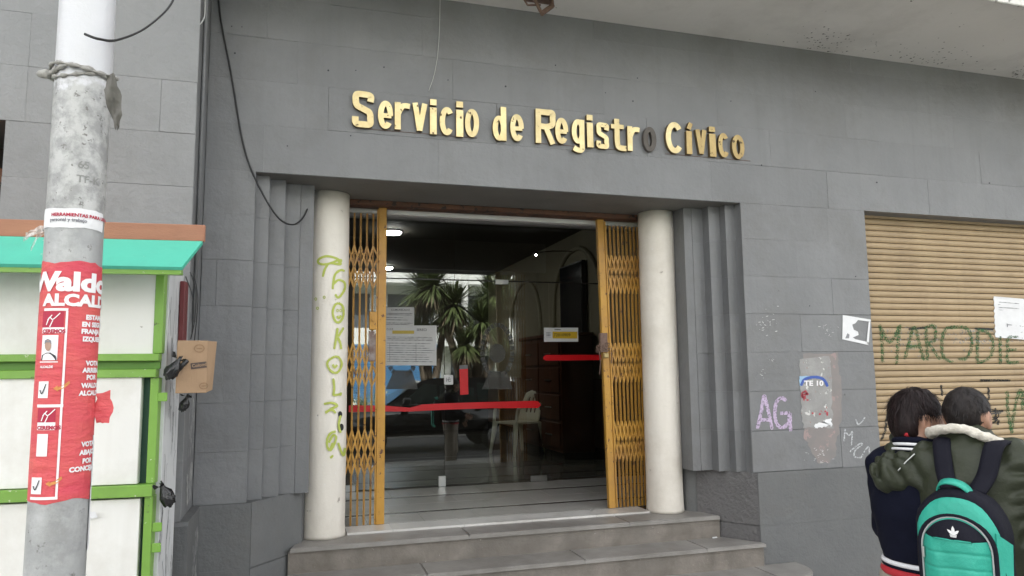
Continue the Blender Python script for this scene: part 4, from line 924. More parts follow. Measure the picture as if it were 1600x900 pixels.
# curled corner of the poster
b = NB(); s0, z0 = ps(146, 640)
rows = []
for i in range(7):
    z = z0+.055-.10*i/6; rows.append([b.verts.new(Vector(pole(.118, z, .003+.052*j/4))+Vector((rnd.uniform(-.003, .003)+.006*math.sin(i*1.3+j), rnd.uniform(-.004, .004), (.012 if i == 0 else 0)*j/4+rnd.uniform(-.003, .003)))) for j in range(5)])
for a, c in zip(rows, rows[1:]):
    for j in range(4): b.faces.new((a[j], a[j+1], c[j+1], c[j]))
o = obj('torn_corner', b, PRED, smooth=True); o.data.transform(Matrix.Translation(-Vector(PC))); o.parent = EP
# white paper strip down the right edge, small sticker, tapes
b = NB(); wrap_sheet(b, .112, .16, pz(870), pz(683), .003, .004, 14, 4)
tag(centred(obj('torn_paper_strip', b, PAPER), pole(.135, 1.2)), 'torn white paper strip along the right edge of the pole below the poster', 'paper')
zs0, zs1 = pz(356), pz(326); SC = pole(0, (zs0+zs1)/2)
b = NB(); wrap_sheet(b, -.14, .10, zs0, zs1, .002, .002, 4, 20)
STK = tag(centred(obj('pole_sticker', b, PAPER), SC), 'white paper sticker with red and grey print round the pole above the poster', 'sticker')
for s, sz, x, y, m in (('HERRAMIENTAS PARA URNA', .0155, 82, 338, DRED), ('personal y trabajo', .0155, 80, 346, GREYINK)):
    b = NB(); txt(b, s, sz, x, y, .0045, .0006); o = obj('printed_text', b, m); o.data.transform(Matrix.Translation(-Vector(SC))); o.parent = STK
for s_, x_, y_ in (('65', 121, 262), ('TF-K', 119, 284)):
    b = NB(); txt(b, s_, .036, x_, y_, .0018, .0006); o = obj('stencilled_code', b, flat('stencil_grey', (.26, .26, .25), .7)); o.data.transform(Matrix.Translation((-PX, -PYc, 0))); o.parent = PO
# grey plastic band knotted round the pole, with its hanging tail
RAG = mat('weathered_grey_plastic', (.24, .23, .21), .5, (.36, .35, .325), 12, 1, bump=.008, bsc=30)
RAGD = mat('weathered_brown_plastic', (.10, .094, .08), .5, (.14, .132, .115), 8, 1, bump=.004, bsc=25)
zk = pz(110); KC = pole(0, zk)
RB = thing('plastic_band', 'grey plastic strip knotted round the top of the pole with a hanging tail', 'plastic strip', KC)
for k in range(3):
    b = NB(); tube(b, [Vector(pole(s, zk+.012*math.sin(s*22+k*2)+(k-1)*.012, .004+.004*k))-Vector(KC) for s in [(-.278+.556*j/50) for j in range(51)]], [.0062+.0035*math.sin(j*1.7+k)+rnd.uniform(-.001, .001) for j in range(51)], 6); obj('band', b, RAG, RB, smooth=True)
b = NB(); pts = [ps(80, 116), ps(78.5, 118)]
tube(b, [Vector(q)-Vector(KC) for q in spline([pole(-.09, zk+.003, .006), pole(-.125, zk-.006, .012), pole(-.135, zk-.012, .05)], 5)], [.01]*6+[.02, .018, .016, .013, .006], 6); obj('knot_end', b, RAG, RB, smooth=True)
b = NB(); rows = []
for i in range(11):
    t = i/10; y = 116+t*90; cx_ = 172+12*t; w = (6+9*math.sin(math.pi*min(t*1.15, 1)))*(1-.5*max(0, t-.7)/.3)
    rows.append([b.verts.new(Vector(deep(cx_+(j-2)/2*w*.85, y, 2.49+.012*math.sin(i*.9+j*1.4)))-Vector(KC)+Vector((rnd.uniform(-.003, .003), 0, rnd.uniform(-.006, .006)+(.02*(j % 2) if i == 10 else 0)))) for j in range(5)])
for a, c in zip(rows, rows[1:]):
    for j in range(4): b.faces.new((a[j], a[j+1], c[j+1], c[j]))
obj('tail', b, RAGD, RB, smooth=True)
# clear tape tail
CT = bpy.data.materials.new('clear_tape'); CT.use_nodes = True; q = CT.node_tree.nodes['Principled BSDF']; q.inputs['Base Color'].default_value = (.8, .8, .78, 1); q.inputs['Alpha'].default_value = .5; q.inputs['Roughness'].default_value = .25
c1 = deep(75, 362, 2.5); TT = thing('packing_tape', 'crumpled clear packing tape sticking out left of the pole', 'tape', tuple(c1))
for L, w in ((((80, 354), (62, 358), (40, 368)), 9), (((78, 360), (60, 368), (48, 390)), 8), (((76, 356), (55, 364), (36, 374)), 6)):
    b = NB(); rows = []
    for i, q in enumerate(spline([(x, y, 0) for x, y in L], 5)): rows.append([b.verts.new(Vector(deep(q.x, q.y+s*w*.5+rnd.uniform(-1.5, 1.5), 2.5+rnd.uniform(-.015, .015)))-Vector(c1)) for s in (-1, 0, 1)])
    for a, c in zip(rows, rows[1:]):
        for j in (0, 1): b.faces.new((a[j], a[j+1], c[j+1], c[j]))
    obj('tape_strip', b, CT, TT)
# ================================================================== cables
wire('black cable end leaving the pole and rising to the top of the picture', [Vector(deep(132, 53, 2.38)), Vector(deep(155, 61, 2.40)), Vector(deep(185, 62, 2.6)), Vector(deep(230, 42, 3.0)), Vector(deep(268, 5, 3.4)), Vector(deep(280, -40, 3.6))], .0045)
wire('black cable looping down the facade to the left column', [onY(338, -40, -.012), onY(345, 30, -.012), onY(362, 120, -.012), onY(380, 225, -.012), onY(402, 286, -.02), onY(432, 337, .03), onY(455, 351, .1), onY(472, 342, .2), onY(484, 318, .30)], .006)
wire('thin pale wire hanging from the canopy to the letters', [onY(688, -20, -.02), onY(686, 60, -.012), onY(680, 110, -.008), onY(670, 142, -.006)], .0022, PALEW)
wire('thin pale wire beside the wing wall corner', [onX(320, -30, PXE+.02), onX(320, 22, PXE+.02), onX(313, 38, PXE+.012)], .003, PALEW)
b = NB(); tube(b, [(PXE+.012, -.33, 2.0), (PXE+.012, -.33, 5.5)], .011, 8); cd = tag(centred(obj('conduit', b, WALL, smooth=True), (PXE+.012, -.33, 2.0)), 'grey painted conduit running up the side of the wing wall', 'conduit')
# ================================================================== marks and papers on the facade
fw = lambda x, y: tuple(onY(x, y, -.0022))
def mark(name, label, cat, L, w, m, cv=lambda x, y: (x, y)):
    b = NB(); strokes(b, L, w, fw, cv); o = obj(name, b, m); c = sum((v.co for v in o.data.vertices), Vector())/len(o.data.vertices); return tag(centred(o, c), label, cat)
Z5 = lambda x, y: (1150+x/3, 450+y/3)
mark('graffiti', 'large pale purple AG sprayed on the grey wall', 'graffiti', [[(100, 660), (118, 580), (132, 500)], [(132, 500), (152, 580), (170, 664)], [(112, 618), (165, 618)], [(236, 530), (215, 516), (192, 530), (182, 575), (188, 630), (215, 655), (245, 630), (250, 590)], [(205, 588), (252, 585)], [(252, 585), (255, 672)]], 5.4, spraymat('pale_purple_spray', (.40, .32, .44), .72, 60), Z5)
mark('graffiti', 'thin white scrawl on the wall beside the shutter', 'graffiti', [[(512, 660), (506, 720)], [(510, 670), (530, 690), (545, 675), (540, 740)], [(530, 770), (580, 730), (590, 735), (560, 760), (555, 790), (590, 795)], [(585, 795), (620, 745), (630, 800), (665, 798)], [(560, 615), (575, 640), (605, 605)]], 2.2, spraymat('white_chalk', (.42, .43, .44), .62, 80), Z5)
b = NB()
for (cx_, cy_, sx_, sy_, n_) in ((140, 170, 50, 45, 26), (120, 400, 10, 14, 6), (430, 210, 40, 40, 14), (390, 790, 60, 40, 26), (160, 340, 10, 8, 4)):
    for _ in range(n_):
        x, y = Z5(cx_+rnd.gauss(0, 1)*sx_*.6, cy_+rnd.gauss(0, 1)*sy_*.6); l = rnd.uniform(.8, 4); a = rnd.gauss(0, .5); ribbon(b, [(x, y), (x+l*math.cos(a), y+l*math.sin(a))], rnd.uniform(.5, 1.1), fw, step=1.5)
o = obj('paint_flecks', b, SCR); o['kind'] = 'stuff'; o['label'] = 'white flecks of chipped paint on the grey wall'; o['category'] = 'paint flecks'
# remains of a scraped-off poster
REM = mat('scraped_poster_glue', (.34, .335, .325), .8, (.24, .235, .23), 7, 1.2, bump=.002, bsc=40, chips=(.62, .61, .59), chip_sc=13, chip_at=.60, chip2=((.32, .16, .15), .64))
REM2 = mat('scraped_red_brown', (.26, .225, .215), .8, (.21, .20, .195), 6, 1.2, chips=(.33, .25, .24), chip_sc=8, chip_at=.58)
def rag(poly, n=5, j=3.0):
    out = []
    for a, c in zip(poly, poly[1:]+poly[:1]):
        for k in range(n): out.append((a[0]+(c[0]-a[0])*k/n+rnd.uniform(-j, j), a[1]+(c[1]-a[1])*k/n+rnd.uniform(-j, j)))
    return out
rc = onY(1278, 640, 0); RP = thing('scraped_poster', 'scraped remains of a poster with a blue arc on the grey wall', 'poster', tuple(rc))
def rp(name, poly, m, off, j=4, cv=Z5):
    b = NB(); patch(b, [cv(*q) for q in rag(poly, 6, j)], lambda u, v: tuple(onY(u, v, -off)-rc)); return obj(name, b, m, RP)
rp('stained_patch', [(318, 310), (470, 305), (490, 420), (495, 600), (480, 700), (460, 800), (390, 830), (350, 760), (315, 700)], REM2, .0016, 8)
rp('glue_patch', [(300, 330), (440, 320), (452, 430), (450, 560), (455, 655), (315, 655), (305, 560), (298, 430)], REM, .0026, 5)
rp('blue_corner', [(297, 412), (362, 414), (330, 430), (305, 462), (297, 455)], flat('pale_blue_print', (.30, .46, .62), .7), .0040, 2)
b = NB(); ribbon(b, [Z5(*q) for q in ((305, 458), (318, 432), (345, 420), (380, 418), (412, 430), (430, 462))], 4.2, lambda u, v: tuple(onY(u, v, -.0046)-rc), step=1.2); obj('blue_arc', b, flat('blue_print', (.05, .10, .36), .7), RP)
b = NB(); text_on(b, 'TE 10', 11, lambda u, v: tuple(onY(1256.5+u*1.15, 602.5-v, -.0052)-rc), .35); obj('printed_letters', b, WPRT, RP)
b = NB()
for _ in range(22): 
    x, y = Z5(rnd.choice((rnd.gauss(318, 10), rnd.gauss(380, 40))), 0); y = 450+(rnd.gauss(500, 12) if x < 1262 else rnd.gauss(590, 8))/3
    patch(b, [(x+rnd.uniform(.6, 3)*math.cos(a), y+rnd.uniform(.6, 3)*math.sin(a)) for a in (0, 1.2, 2.5, 3.9, 5.1)], lambda u, v: tuple(onY(u, v, -.0055)-rc))
obj('red_flakes', b, flat('faded_red_print', (.42, .07, .09), .7), RP)['kind'] = 'stuff'
rp('white_remnant', [(368, 640), (405, 632), (420, 618), (446, 612), (450, 650), (430, 645), (400, 655), (368, 655)], PAPER, .0050, 5)
# torn white sheet
tc_ = onY(1337, 515, 0); TP = thing('torn_paper', 'torn white paper sheet with its centre ripped out on the wall', 'paper', tuple(tc_))
b = NB(); Q = lambda L: [Z5(*q) for q in L]
ft = lambda u, v: tuple(onY(u, v, -.0042)-tc_)
for poly in ([(500, 126), (632, 148), (630, 158), (572, 150), (560, 165), (545, 172), (500, 160)], [(500, 160), (545, 172), (552, 195), (572, 205), (575, 220), (548, 232), (530, 225), (498, 240)], [(498, 240), (530, 225), (548, 232), (560, 240), (612, 252), (622, 255), (622, 268)], [(622, 268), (612, 252), (622, 160), (630, 156)]):
    patch(b, Q(poly), ft)
o = obj('sheet', b, PAPER, TP)
b = NB(); patch(b, Q([(512, 236), (522, 212), (532, 218), (530, 236)]), lambda u, v: tuple(onY(u, v, -.005)-tc_)); obj('torn_print', b, GREYINK, TP)
# small plug holes and screws on the wall
b = NB()
for x, y in ((513, 110), (600, 105), (556, 110), (700, 125), (790, 135), (868, 102), (946, 145), (996, 122), (989, 158), (1142, 158), (548, 212), (449, 228), (1370, 285), (1337, 432), (1265, 478), (1190, 258), (1274, 143), (1546, 286), (362, 41), (367, 83), (378, 42)):
    r = rnd.uniform(.8, 1.6); patch(b, [(x+r*math.cos(a), y+r*math.sin(a)) for a in [k*.785 for k in range(8)]], lambda u, v: tuple(onY(u, v, -.003)))
o = obj('plug_holes', b, INK); o['kind'] = 'stuff'; o['label'] = 'small dark plug holes scattered over the upper wall'; o['category'] = 'holes'
# rusty lamp bracket under the canopy
lc = onZ(848, 4, ZT-.06); LM = thing('lamp_bracket', 'rusty broken lamp bracket under the canopy', 'lamp', (lc[0], lc[1], ZT)); LM.scale = (1.7, 1.7, 1.9)
for a, c, r in (((-.05, 0, -.0), (-.012, -.02, -.085), .007), ((-.012, -.02, -.085), (.05, .015, -.03), .010), ((.05, .015, -.03), (.04, 0, 0), .007), ((-.09, .02, 0), (-.06, .02, -.04), .004), ((-.06, .02, -.04), (-.015, -.015, -.05), .004)):
    b = NB(); tube(b, [a, c], r, 6); obj('bracket_arm', b, IRON, LM)
b = NB(); box(b, -.06, .05, -.05, .05, -.012, -.0005); obj('mounting_plate', b, IRON, LM)
b = NB()
for k in range(230):
    x, y = ((rnd.gauss(1285, 30), rnd.gauss(68, 14)) if k < 90 else (rnd.gauss(1440, 50), rnd.gauss(92, 14)) if k < 190 else (rnd.gauss(1592, 12), rnd.gauss(118, 6))); p_ = onZ(x, y, ZT-.0025)
    if p_[1] > -.02 or p_[1] < -1.03: continue
    r = rnd.uniform(.003, .011); b.faces.new([b.verts.new((p_[0]+r*math.cos(a)*rnd.uniform(.6, 1.2), p_[1]+r*math.sin(a)*rnd.uniform(.6, 1.2), ZT-.0025-.000004*k)) for a in (0, 1.1, 2.2, 3.4, 4.6, 5.5)])
o = obj('mould_specks', b, flat('mould_grey', (.13, .125, .115), .9)); o['kind'] = 'stuff'; o['label'] = 'dark mould specks clustered on the underside of the canopy'; o['category'] = 'stains'
# small litter on the step
for i, (x, y, z, l) in enumerate(((1117, 841, .412, 'white cigarette stub on the middle step by the rough plinth'), (925, 797, .594, 'small loose ring on the tiles by the right gate'))):
    c = onZ(x, y, z); b = NB()
    if i: tube(b, [(.012*math.cos(a), .012*math.sin(a), .004) for a in [k*.6 for k in range(11)]], .003, 5)
    else: tube(b, [(-.02, 0, .005), (.02, .004, .005)], .005, 6)
    tag(obj('cigarette_stub' if not i else 'metal_ring', b, PAPER if not i else STEEL, None, tuple(c)), l, 'litter')
# ================================================================== people (smooth blended volumes, meshed as one surface)
def n3(P, s, seed=0):                    # cheap smooth noise
    x, y, z = P[..., 0]*s+seed, P[..., 1]*s+seed*1.7, P[..., 2]*s-seed*.6
    return (np.sin(x*1.1+1.7*np.sin(y*.9+z*.7))+np.sin(y*1.3+1.5*np.sin(z*1.1-x*.6))+np.sin(z*1.2+1.6*np.sin(x*.8+y*1.05)))/3
def cone(P, a, b, ra, rb, sy=1., ax=(0, 0, 0)):   # tapered capsule; sy squashes along y
    q = P.copy(); a = np.array(a, float); b = np.array(b, float)
    if sy != 1.:
        q[..., 1] = (q[..., 1]-ax[1])/sy+ax[1]; a = a.copy(); b = b.copy(); a[1] = (a[1]-ax[1])/sy+ax[1]; b[1] = (b[1]-ax[1])/sy+ax[1]
    d = b-a; L = max(d@d, 1e-9); t = np.clip(((q-a)@d)/L, 0, 1)
    return np.linalg.norm(q-a-t[..., None]*d, axis=-1)-(ra+(rb-ra)*t)
def ell(P, c, r):
    q = (P-np.array(c))/np.array(r); k = np.linalg.norm(q, axis=-1); return (k-1)*min(r)
def smin(a, b, k):
    h = np.clip(.5+.5*(b-a)/k, 0, 1); return b+(a-b)*h-k*h*(1-h)
def U(k, *d):
    r = d[0]
    for q in d[1:]: r = smin(r, q, k)
    return r
def nets(fn, lo, hi, h):
    lo, hi = np.array(lo, float), np.array(hi, float); n = np.ceil((hi-lo)/h).astype(int)+1
    ax = [lo[i]+h*np.arange(n[i]) for i in range(3)]; P = np.stack(np.meshgrid(*ax, indexing='ij'), -1); V = fn(P)
    ins = V < 0; c = ins.astype(np.int8); nx, ny, nz = n-1
    cnt = sum(c[i:nx+i, j:ny+j, k:nz+k] for i in (0, 1) for j in (0, 1) for k in (0, 1)); cell = (cnt > 0) & (cnt < 8)
    acc = np.zeros((nx, ny, nz, 3)); w = np.zeros((nx, ny, nz))
    for axis in range(3):
        o = [q for q in range(3) if q != axis]
        for i in (0, 1):
            for j in (0, 1):
                s0 = [0, 0, 0]; s0[o[0]] = i; s0[o[1]] = j; s1 = list(s0); s1[axis] = 1
                v0 = V[s0[0]:nx+s0[0], s0[1]:ny+s0[1], s0[2]:nz+s0[2]]; v1 = V[s1[0]:nx+s1[0], s1[1]:ny+s1[1], s1[2]:nz+s1[2]]
                m = (v0 < 0) != (v1 < 0); t = np.where(m, v0/np.where(m, v0-v1, 1), 0)
                for a in range(3): acc[..., a] += np.where(m, (t if a == axis else s0[a]), 0)
                w += m
    idx = -np.ones((nx, ny, nz), int); idx[cell] = np.arange(cell.sum())
    co = np.argwhere(cell); verts = lo+h*(co+acc[cell]/w[cell][:, None]); faces = []
    for axis in range(3):
        o = [(axis+1) % 3, (axis+2) % 3]
        sl0 = [slice(1, nx), slice(1, ny), slice(1, nz)]; sl0[axis] = slice(0, n[axis]-1); a = ins[tuple(sl0)]
        sl1 = list(sl0); sl1[axis] = slice(1, n[axis]); b = ins[tuple(sl1)]
        for m, flip in ((a & ~b, False), (~a & b, True)):
            q = np.argwhere(m)
            if not len(q): continue
            base = q.copy()
            for k in range(3):
                if k != axis: base[:, k] += 1
            d1 = np.zeros(3, int); d1[o[0]] = 1; d2 = np.zeros(3, int); d2[o[1]] = 1
            r = [base-d1-d2, base-d2, base, base-d1]; f = np.stack([idx[tuple(x.T)] for x in r], 1)
            faces.append(f[:, ::-1] if flip else f)
    return verts, np.concatenate(faces)
def blob(name, fn, lo, hi, h, m, parent):
    v, f = nets(fn, lo, hi, h); return pyobj(name, v.tolist(), f.tolist(), m, parent, None, True)
def rotz(p, a, c):
    p = np.array(p, float)-c; return np.array([p[0]*math.cos(a)-p[1]*math.sin(a), p[0]*math.sin(a)+p[1]*math.cos(a), p[2]])+c
SKIN = mat('warm_skin', (.36, .20, .135), .5, (.40, .225, .155), 20, bump=.0008, bsc=150, local=True)
SKIN.node_tree.nodes['Principled BSDF'].inputs['Subsurface Weight'].default_value = .06
SKIN.node_tree.nodes['Principled BSDF'].inputs['Subsurface Radius'].default_value = (.01, .004, .002)
def hairmat(name, a, b): return mat(name, a, .5, b, 60, 1, bump=.003, bsc=130, aniso=(1, 1, .18), local=True, spec=.22)
HAIR1 = hairmat('black_hair', (.010, .008, .008), (.022, .017, .016)); HAIR2 = hairmat('dark_brown_hair', (.008, .005, .005), (.02, .011, .011))
OLIVE = mat('olive_nylon', (.026, .031, .018), .48, (.036, .041, .025), 8, 1, bump=.006, bsc=24, local=True, spec=.3)
NAVYJ = mat('navy_wool', (.004, .005, .013), .9, (.006, .007, .017), 20, 1, bump=.002, bsc=60, local=True, spec=.15)
SHERPA = mat('cream_fleece', (.72, .68, .60), .95, (.6, .55, .47), 50, 1, bump=.008, bsc=95, local=True)
JEAN = mat('dark_trousers', (.012, .013, .02), .85, (.018, .02, .028), 20, local=True); BEIGE = mat('beige_trousers', (.28, .24, .2), .85, (.33, .29, .24), 12, local=True)
SHOE = mat('black_shoes', (.02, .02, .02), .5)
RIBR = mat('red_rib_knit', (.42, .02, .03), .8); RIBW = mat('white_rib_knit', (.72, .72, .74), .8)
def head_sdf(c, yaw):
    c = np.array(c, float); ca, sa = math.cos(-yaw), math.sin(-yaw)
    def tr(P):
        q = P-c; return np.stack([q[..., 0]*ca-q[..., 1]*sa, q[..., 0]*sa+q[..., 1]*ca, q[..., 2]], -1)
    def f(P):
        q = tr(P)
        d = U(.03, ell(q, (0, -.008, .02), (.074, .095, .092)), ell(q, (0, .03, -.045), (.056, .062, .072)), cone(q, (0, .055, -.09), (0, .07, -.095), .026, .022))
        d = U(.012, d, cone(q, (0, .092, .005), (0, .108, -.032), .009, .014), cone(q, (-.012, .09, -.035), (.012, .09, -.035), .011, .011))
        d = U(.01, d, cone(q, (-.02, .083, -.062), (.02, .083, -.062), .009, .009))
        for s in (-1, 1):
            d = np.maximum(d, -(ell(q, (s*.03, .098, .008), (.016, .016, .010))))
            d = U(.006, d, ell(q, (s*.032, .084, .006), (.013, .013, .011)))
            e = np.maximum(ell(q, (s*.079, -.008, -.012), (.013, .022, .035)), -ell(q, (s*.09, -.004, -.012), (.010, .013, .022)))
            d = U(.008, d, e)
        return d
    return f, tr
def hand(P, w, dirn, side, curl, palm_n):
    """five-fingered hand: w wrist, dirn pointing along the palm, palm_n the way the palm faces"""
    w = np.array(w, float); dirn = np.array(dirn, float)/np.linalg.norm(dirn); pn = np.array(palm_n, float); pn -= dirn*(pn@dirn); pn /= np.linalg.norm(pn); sd_ = np.cross(dirn, pn)*side
    d = cone(P, w, w+dirn*.03, .024, .028)
    for k, u in enumerate((-.026, -.009, .009, .026)):
        L = (.062, .074, .07, .055)[k]; k0 = w+dirn*.085+sd_*u; d = U(.012, d, cone(P, w+dirn*.02+sd_*u*.7, k0, .015, .0125))
        d1 = dirn*math.cos(curl*.6)+pn*math.sin(curl*.6); d2 = dirn*math.cos(curl*1.5)+pn*math.sin(curl*1.5); m_ = k0+d1*L*.5
        d = U(.004, d, cone(P, k0, m_, .0092, .0085), cone(P, m_, m_+d2*L*.5, .0085, .007))
    t0 = w+dirn*.025-sd_*.026; t1 = t0+(dirn*.6-sd_*.7+pn*.35)*.045; t2 = t1+(dirn*.8-sd_*.2+pn*.5)*.032
    return U(.006, d, cone(P, t0, t1, .014, .011), cone(P, t1, t2, .0105, .008))
def lower(P, s=1.):                       # trousers, standing
    d = cone(P, (0, 0, .88), (0, 0, .80), .155, .15, .72)
    for k in (-1, 1): d = U(.05, d, cone(P, (k*.085, 0, .82), (k*.10, .015, .46), .095, .072), cone(P, (k*.10, .015, .46), (k*.105, -.01, .09), .072, .06))
    return d+.004*n3(P, 38, 3)*np.clip((.95-P[..., 2]), 0, 1)
def shoes(parent):
    for k in (-1, 1):
        blob('shoe', lambda P: np.maximum(U(.03, cone(P, (k*.105, -.05, .045), (k*.105, .05, .045), .045, .045), cone(P, (k*.105, .05, .035), (k*.12, .16, .03), .042, .035)), -P[..., 2]+.002), (k*.11-.09, -.13, -.01), (k*.11+.09, .23, .12), .011, SHOE, parent)
def legs(P):
    d = cone(P, (0, 0, .92), (0, 0, .84), .12, .12, .75)
    for k in (-1, 1): d = U(.04, d, cone(P, (k*.085, 0, .84), (k*.10, .01, .46), .075, .05), cone(P, (k*.10, .01, .46), (k*.105, -.01, .08), .05, .035), cone(P, (k*.105, -.02, .05), (k*.11, .13, .03), .03, .022))
    return d
AZ = math.radians(47+16)
def strands(bm, n, c, r, yaw, keep, L, lift, seed):
    rr = random.Random(seed)
    for _ in range(n):
        while True:
            u = Vector((rr.gauss(0, 1), rr.gauss(0, 1), rr.gauss(0, 1))).normalized()
            if keep(u): break
        p = Vector((u.x*r[0], u.y*r[1], u.z*r[2])); nrm = Vector((u.x/r[0], u.y/r[1], u.z/r[2])).normalized()
        t = Vector((0, 0, -1))-nrm*Vector((0, 0, -1)).dot(nrm)
        if t.length < .35: t = Vector((rr.uniform(-1, 1), rr.uniform(-.3, 1), 0)); t -= nrm*t.dot(nrm)
        t = (t.normalized()+Vector((rr.gauss(0, .3), rr.gauss(0, .3), rr.gauss(0, .15)))).normalized(); w = nrm.cross(t)*rr.uniform(.0012, .003); l = L*rr.uniform(.6, 1.3); q = p-nrm*.003; row = []
        for k in range(5):
            s = k/4; ww = w*(1-.8*s); row.append((bm.verts.new(q-ww), bm.verts.new(q+ww))); q = q+t*l/4+nrm*lift*(1.2-s*1.6)*l/4*rr.uniform(.4, 1.4); t = (t+Vector((0, 0, -.14))).normalized()
        for a, b in zip(row, row[1:]): bm.faces.new((a[0], a[1], b[1], b[0]))
    bmesh.ops.rotate(bm, cent=(0, 0, 0), matrix=Matrix.Rotation(yaw, 3, 'Z'), verts=bm.verts[:]); bmesh.ops.translate(bm, verts=bm.verts[:], vec=c)
# ---------------------------------------------------------------- right-hand person: olive jacket, backpack
hp = deep(1513, 651, 2.9); HZ = hp[2]
H1 = np.array([0, .03, HZ])
rot = lambda v, a: np.array([v[0]*math.cos(a)+v[1]*math.sin(a), -v[0]*math.sin(a)+v[1]*math.cos(a)])
o1 = hp[:2]-rot(H1[:2], AZ)
A1 = thing('person', 'person in an olive jacket with a fleece collar wearing a teal backpack', 'person', (o1[0], o1[1], 0), -AZ)
SHZ = 1.352
SL, EL, WL = (-.13, -.02, SHZ-.045), (-.268, -.055, 1.262), (-.262, .10, 1.405)
SR, ER, WR = (.175, -.005, SHZ-.01), (.255, -.03, SHZ-.29), (.235, .13, SHZ-.46)
hf, htr = head_sdf(H1, math.radians(-12))
def body1(P):
    d = U(.03, hf(P), cone(P, (0, -.005, SHZ+.02), (0, .012, HZ-.06), .058, .055))
    d = U(.05, d, cone(P, (0, -.01, 1.0), (0, -.01, 1.26), .12, .14, .7), cone(P, (-.13, -.01, SHZ-.03), (.13, -.01, SHZ-.03), .055, .055), legs(P))
    for a, b, c in ((SL, EL, WL), (SR, ER, WR)): d = U(.025, d, cone(P, a, b, .046, .037), cone(P, b, c, .037, .026))
    d = U(.01, d, hand(P, WL, (.05, .5, .25), 1, .75, (.3, .3, -1)), hand(P, WR, (-.1, .5, -.8), -1, .55, (-1, .1, 0)))
    return d
blob('body', body1, (-.48, -.22, -.01), (.42, .36, 1.72), .0095, SKIN, A1)
def torso_j(P, wid=1.):
    return U(.06, cone(P, (0, -.015, .82), (0, -.015, 1.08), .168*wid, .185*wid, .74), cone(P, (0, -.015, 1.08), (0, -.02, 1.24), .185*wid, .178*wid, .72), cone(P, (-.145, -.01, SHZ-.035), (.145, -.01, SHZ-.035), .072, .072))
def jacket1(P):
    d = torso_j(P, 1.04)
    d = U(.045, d, cone(P, SL, EL, .078, .068), cone(P, EL, WL, .066, .048)); d = U(.045, d, cone(P, SR, ER, .08, .072), cone(P, ER, WR, .072, .052))
    d = U(.04, d, cone(P, (0, -.012, SHZ+.0), (0, -.0, SHZ+.05), .112, .094, .95))
    # folds: rings across the sleeves, slack waves on the back
    for a, b, s in ((SL, EL, 1), (EL, WL, 2), (SR, ER, 3), (ER, WR, 4)):
        a, b = np.array(a), np.array(b); D = b-a; L = np.linalg.norm(D); t = (P-a)@(D/L); near = np.clip(1-np.abs(cone(P, a, b, .07, .07))/.05, 0, 1)
        d = d-.011*near*np.sin(t*95+3*n3(P, 16, s)+s)
    d = d-.007*n3(P, 24, 5)-.005*n3(P*np.array([1, 1, .5]), 62, 2)
    hem = .012*np.exp(-((P[..., 2]-.80)/.03)**2); d = d+hem
    d = np.maximum(d, .77-P[..., 2]); d = np.maximum(d, -cone(P, (0, .02, SHZ+.03), (0, .05, SHZ+.2), .062, .085))
    return np.maximum(d, -(cone(P, WL, np.array(WL)+np.array([.03, .1, .05]), .038, .05)))
blob('jacket', jacket1, (-.46, -.24, .74), (.42, .34, 1.50), .0085, OLIVE, A1)
# fleece collar
pts = []
for k in range(25):
    a = math.radians(-205+k*(410-180)/24*1.0+0); pts.append((.122*math.cos(a)*1.08, -.0+.10*math.sin(a)-.002, SHZ+.112-.03*(math.sin(a)+1)*.9-.012*abs(math.cos(a))-.03*max(math.cos(a), 0)))
def coll(P):
    d = None
    for a, b in zip(pts, pts[1:]):
        q = cone(P, a, b, .0185, .0185); d = q if d is None else np.minimum(d, q)
    return d-.0035*n3(P, 130, 1)-.003*n3(P, 75, 4)
blob('fleece_collar', coll, (-.18, -.16, SHZ), (.18, .16, SHZ+.16), .007, SHERPA, A1)
b = NB(); tube(b, spline([(-.165, -.10, SHZ+.002), (-.195, -.112, SHZ-.03), (-.225, -.122, SHZ-.068)], 6), .0032, 6); obj('sleeve_zip', b, STEEL, A1, smooth=True)
def hair1(P):
    q = htr(P); d = ell(q, (0, -.012, .024), (.079, .100, .095))-.002*n3(q, 90, 2)
    d = np.maximum(d, -(q[..., 2]-(-.030+.55*np.maximum(q[..., 1]+.035, -.06)))); d = np.maximum(d, q[..., 1]-.075+.3*np.maximum(q[..., 2]-.06, 0))
    return np.maximum(d, np.where(np.abs(q[..., 0]) > .07, -(q[..., 2]-.02)-.0, -1))
hr_ = blob('hair', hair1, tuple(H1-.14), tuple(H1+.15), .0065, HAIR1, A1)
b = NB(); strands(b, 1300, tuple(H1+np.array([0, 0, .024])), (.079, .100, .095), math.radians(-12), lambda u: u.z > -.25 and u.y < .6+u.z*.3 and not (abs(u.x) > .75 and u.z < .0), .02, .12, 3)
for v in b.verts: v.co.y -= .012
obj('hair_strands', b, HAIR1, A1)['kind'] = 'stuff'
GLS = mat('black_glasses', (.012, .012, .012), .3)
def glasses(parent, H, yaw):
    b = NB(); rt = Matrix.Rotation(yaw, 3, 'Z'); T = lambda p: rt @ Vector(p)+Vector(H)
    for s in (-1, 1):
        tube(b, [T(p) for p in ((s*.079, -.012, .012), (s*.080, .02, .014), (s*.074, .098, .014))], .0026, 5)
        tube(b, [T((s*.035+.026*math.cos(a), .112, .006+.02*math.sin(a))) for a in [k*math.pi/6 for k in range(13)]], .002, 5, cap=False)
    tube(b, [T((-.01, .114, .012)), T((.01, .114, .012))], .002, 5)
    obj('glasses', b, GLS, parent)
glasses(A1, H1, math.radians(-12))
blob('trousers', lambda P: np.maximum(lower(P), P[..., 2]-.95), (-.25, -.2, .03), (.25, .2, 1.0), .013, JEAN, A1); shoes(A1)
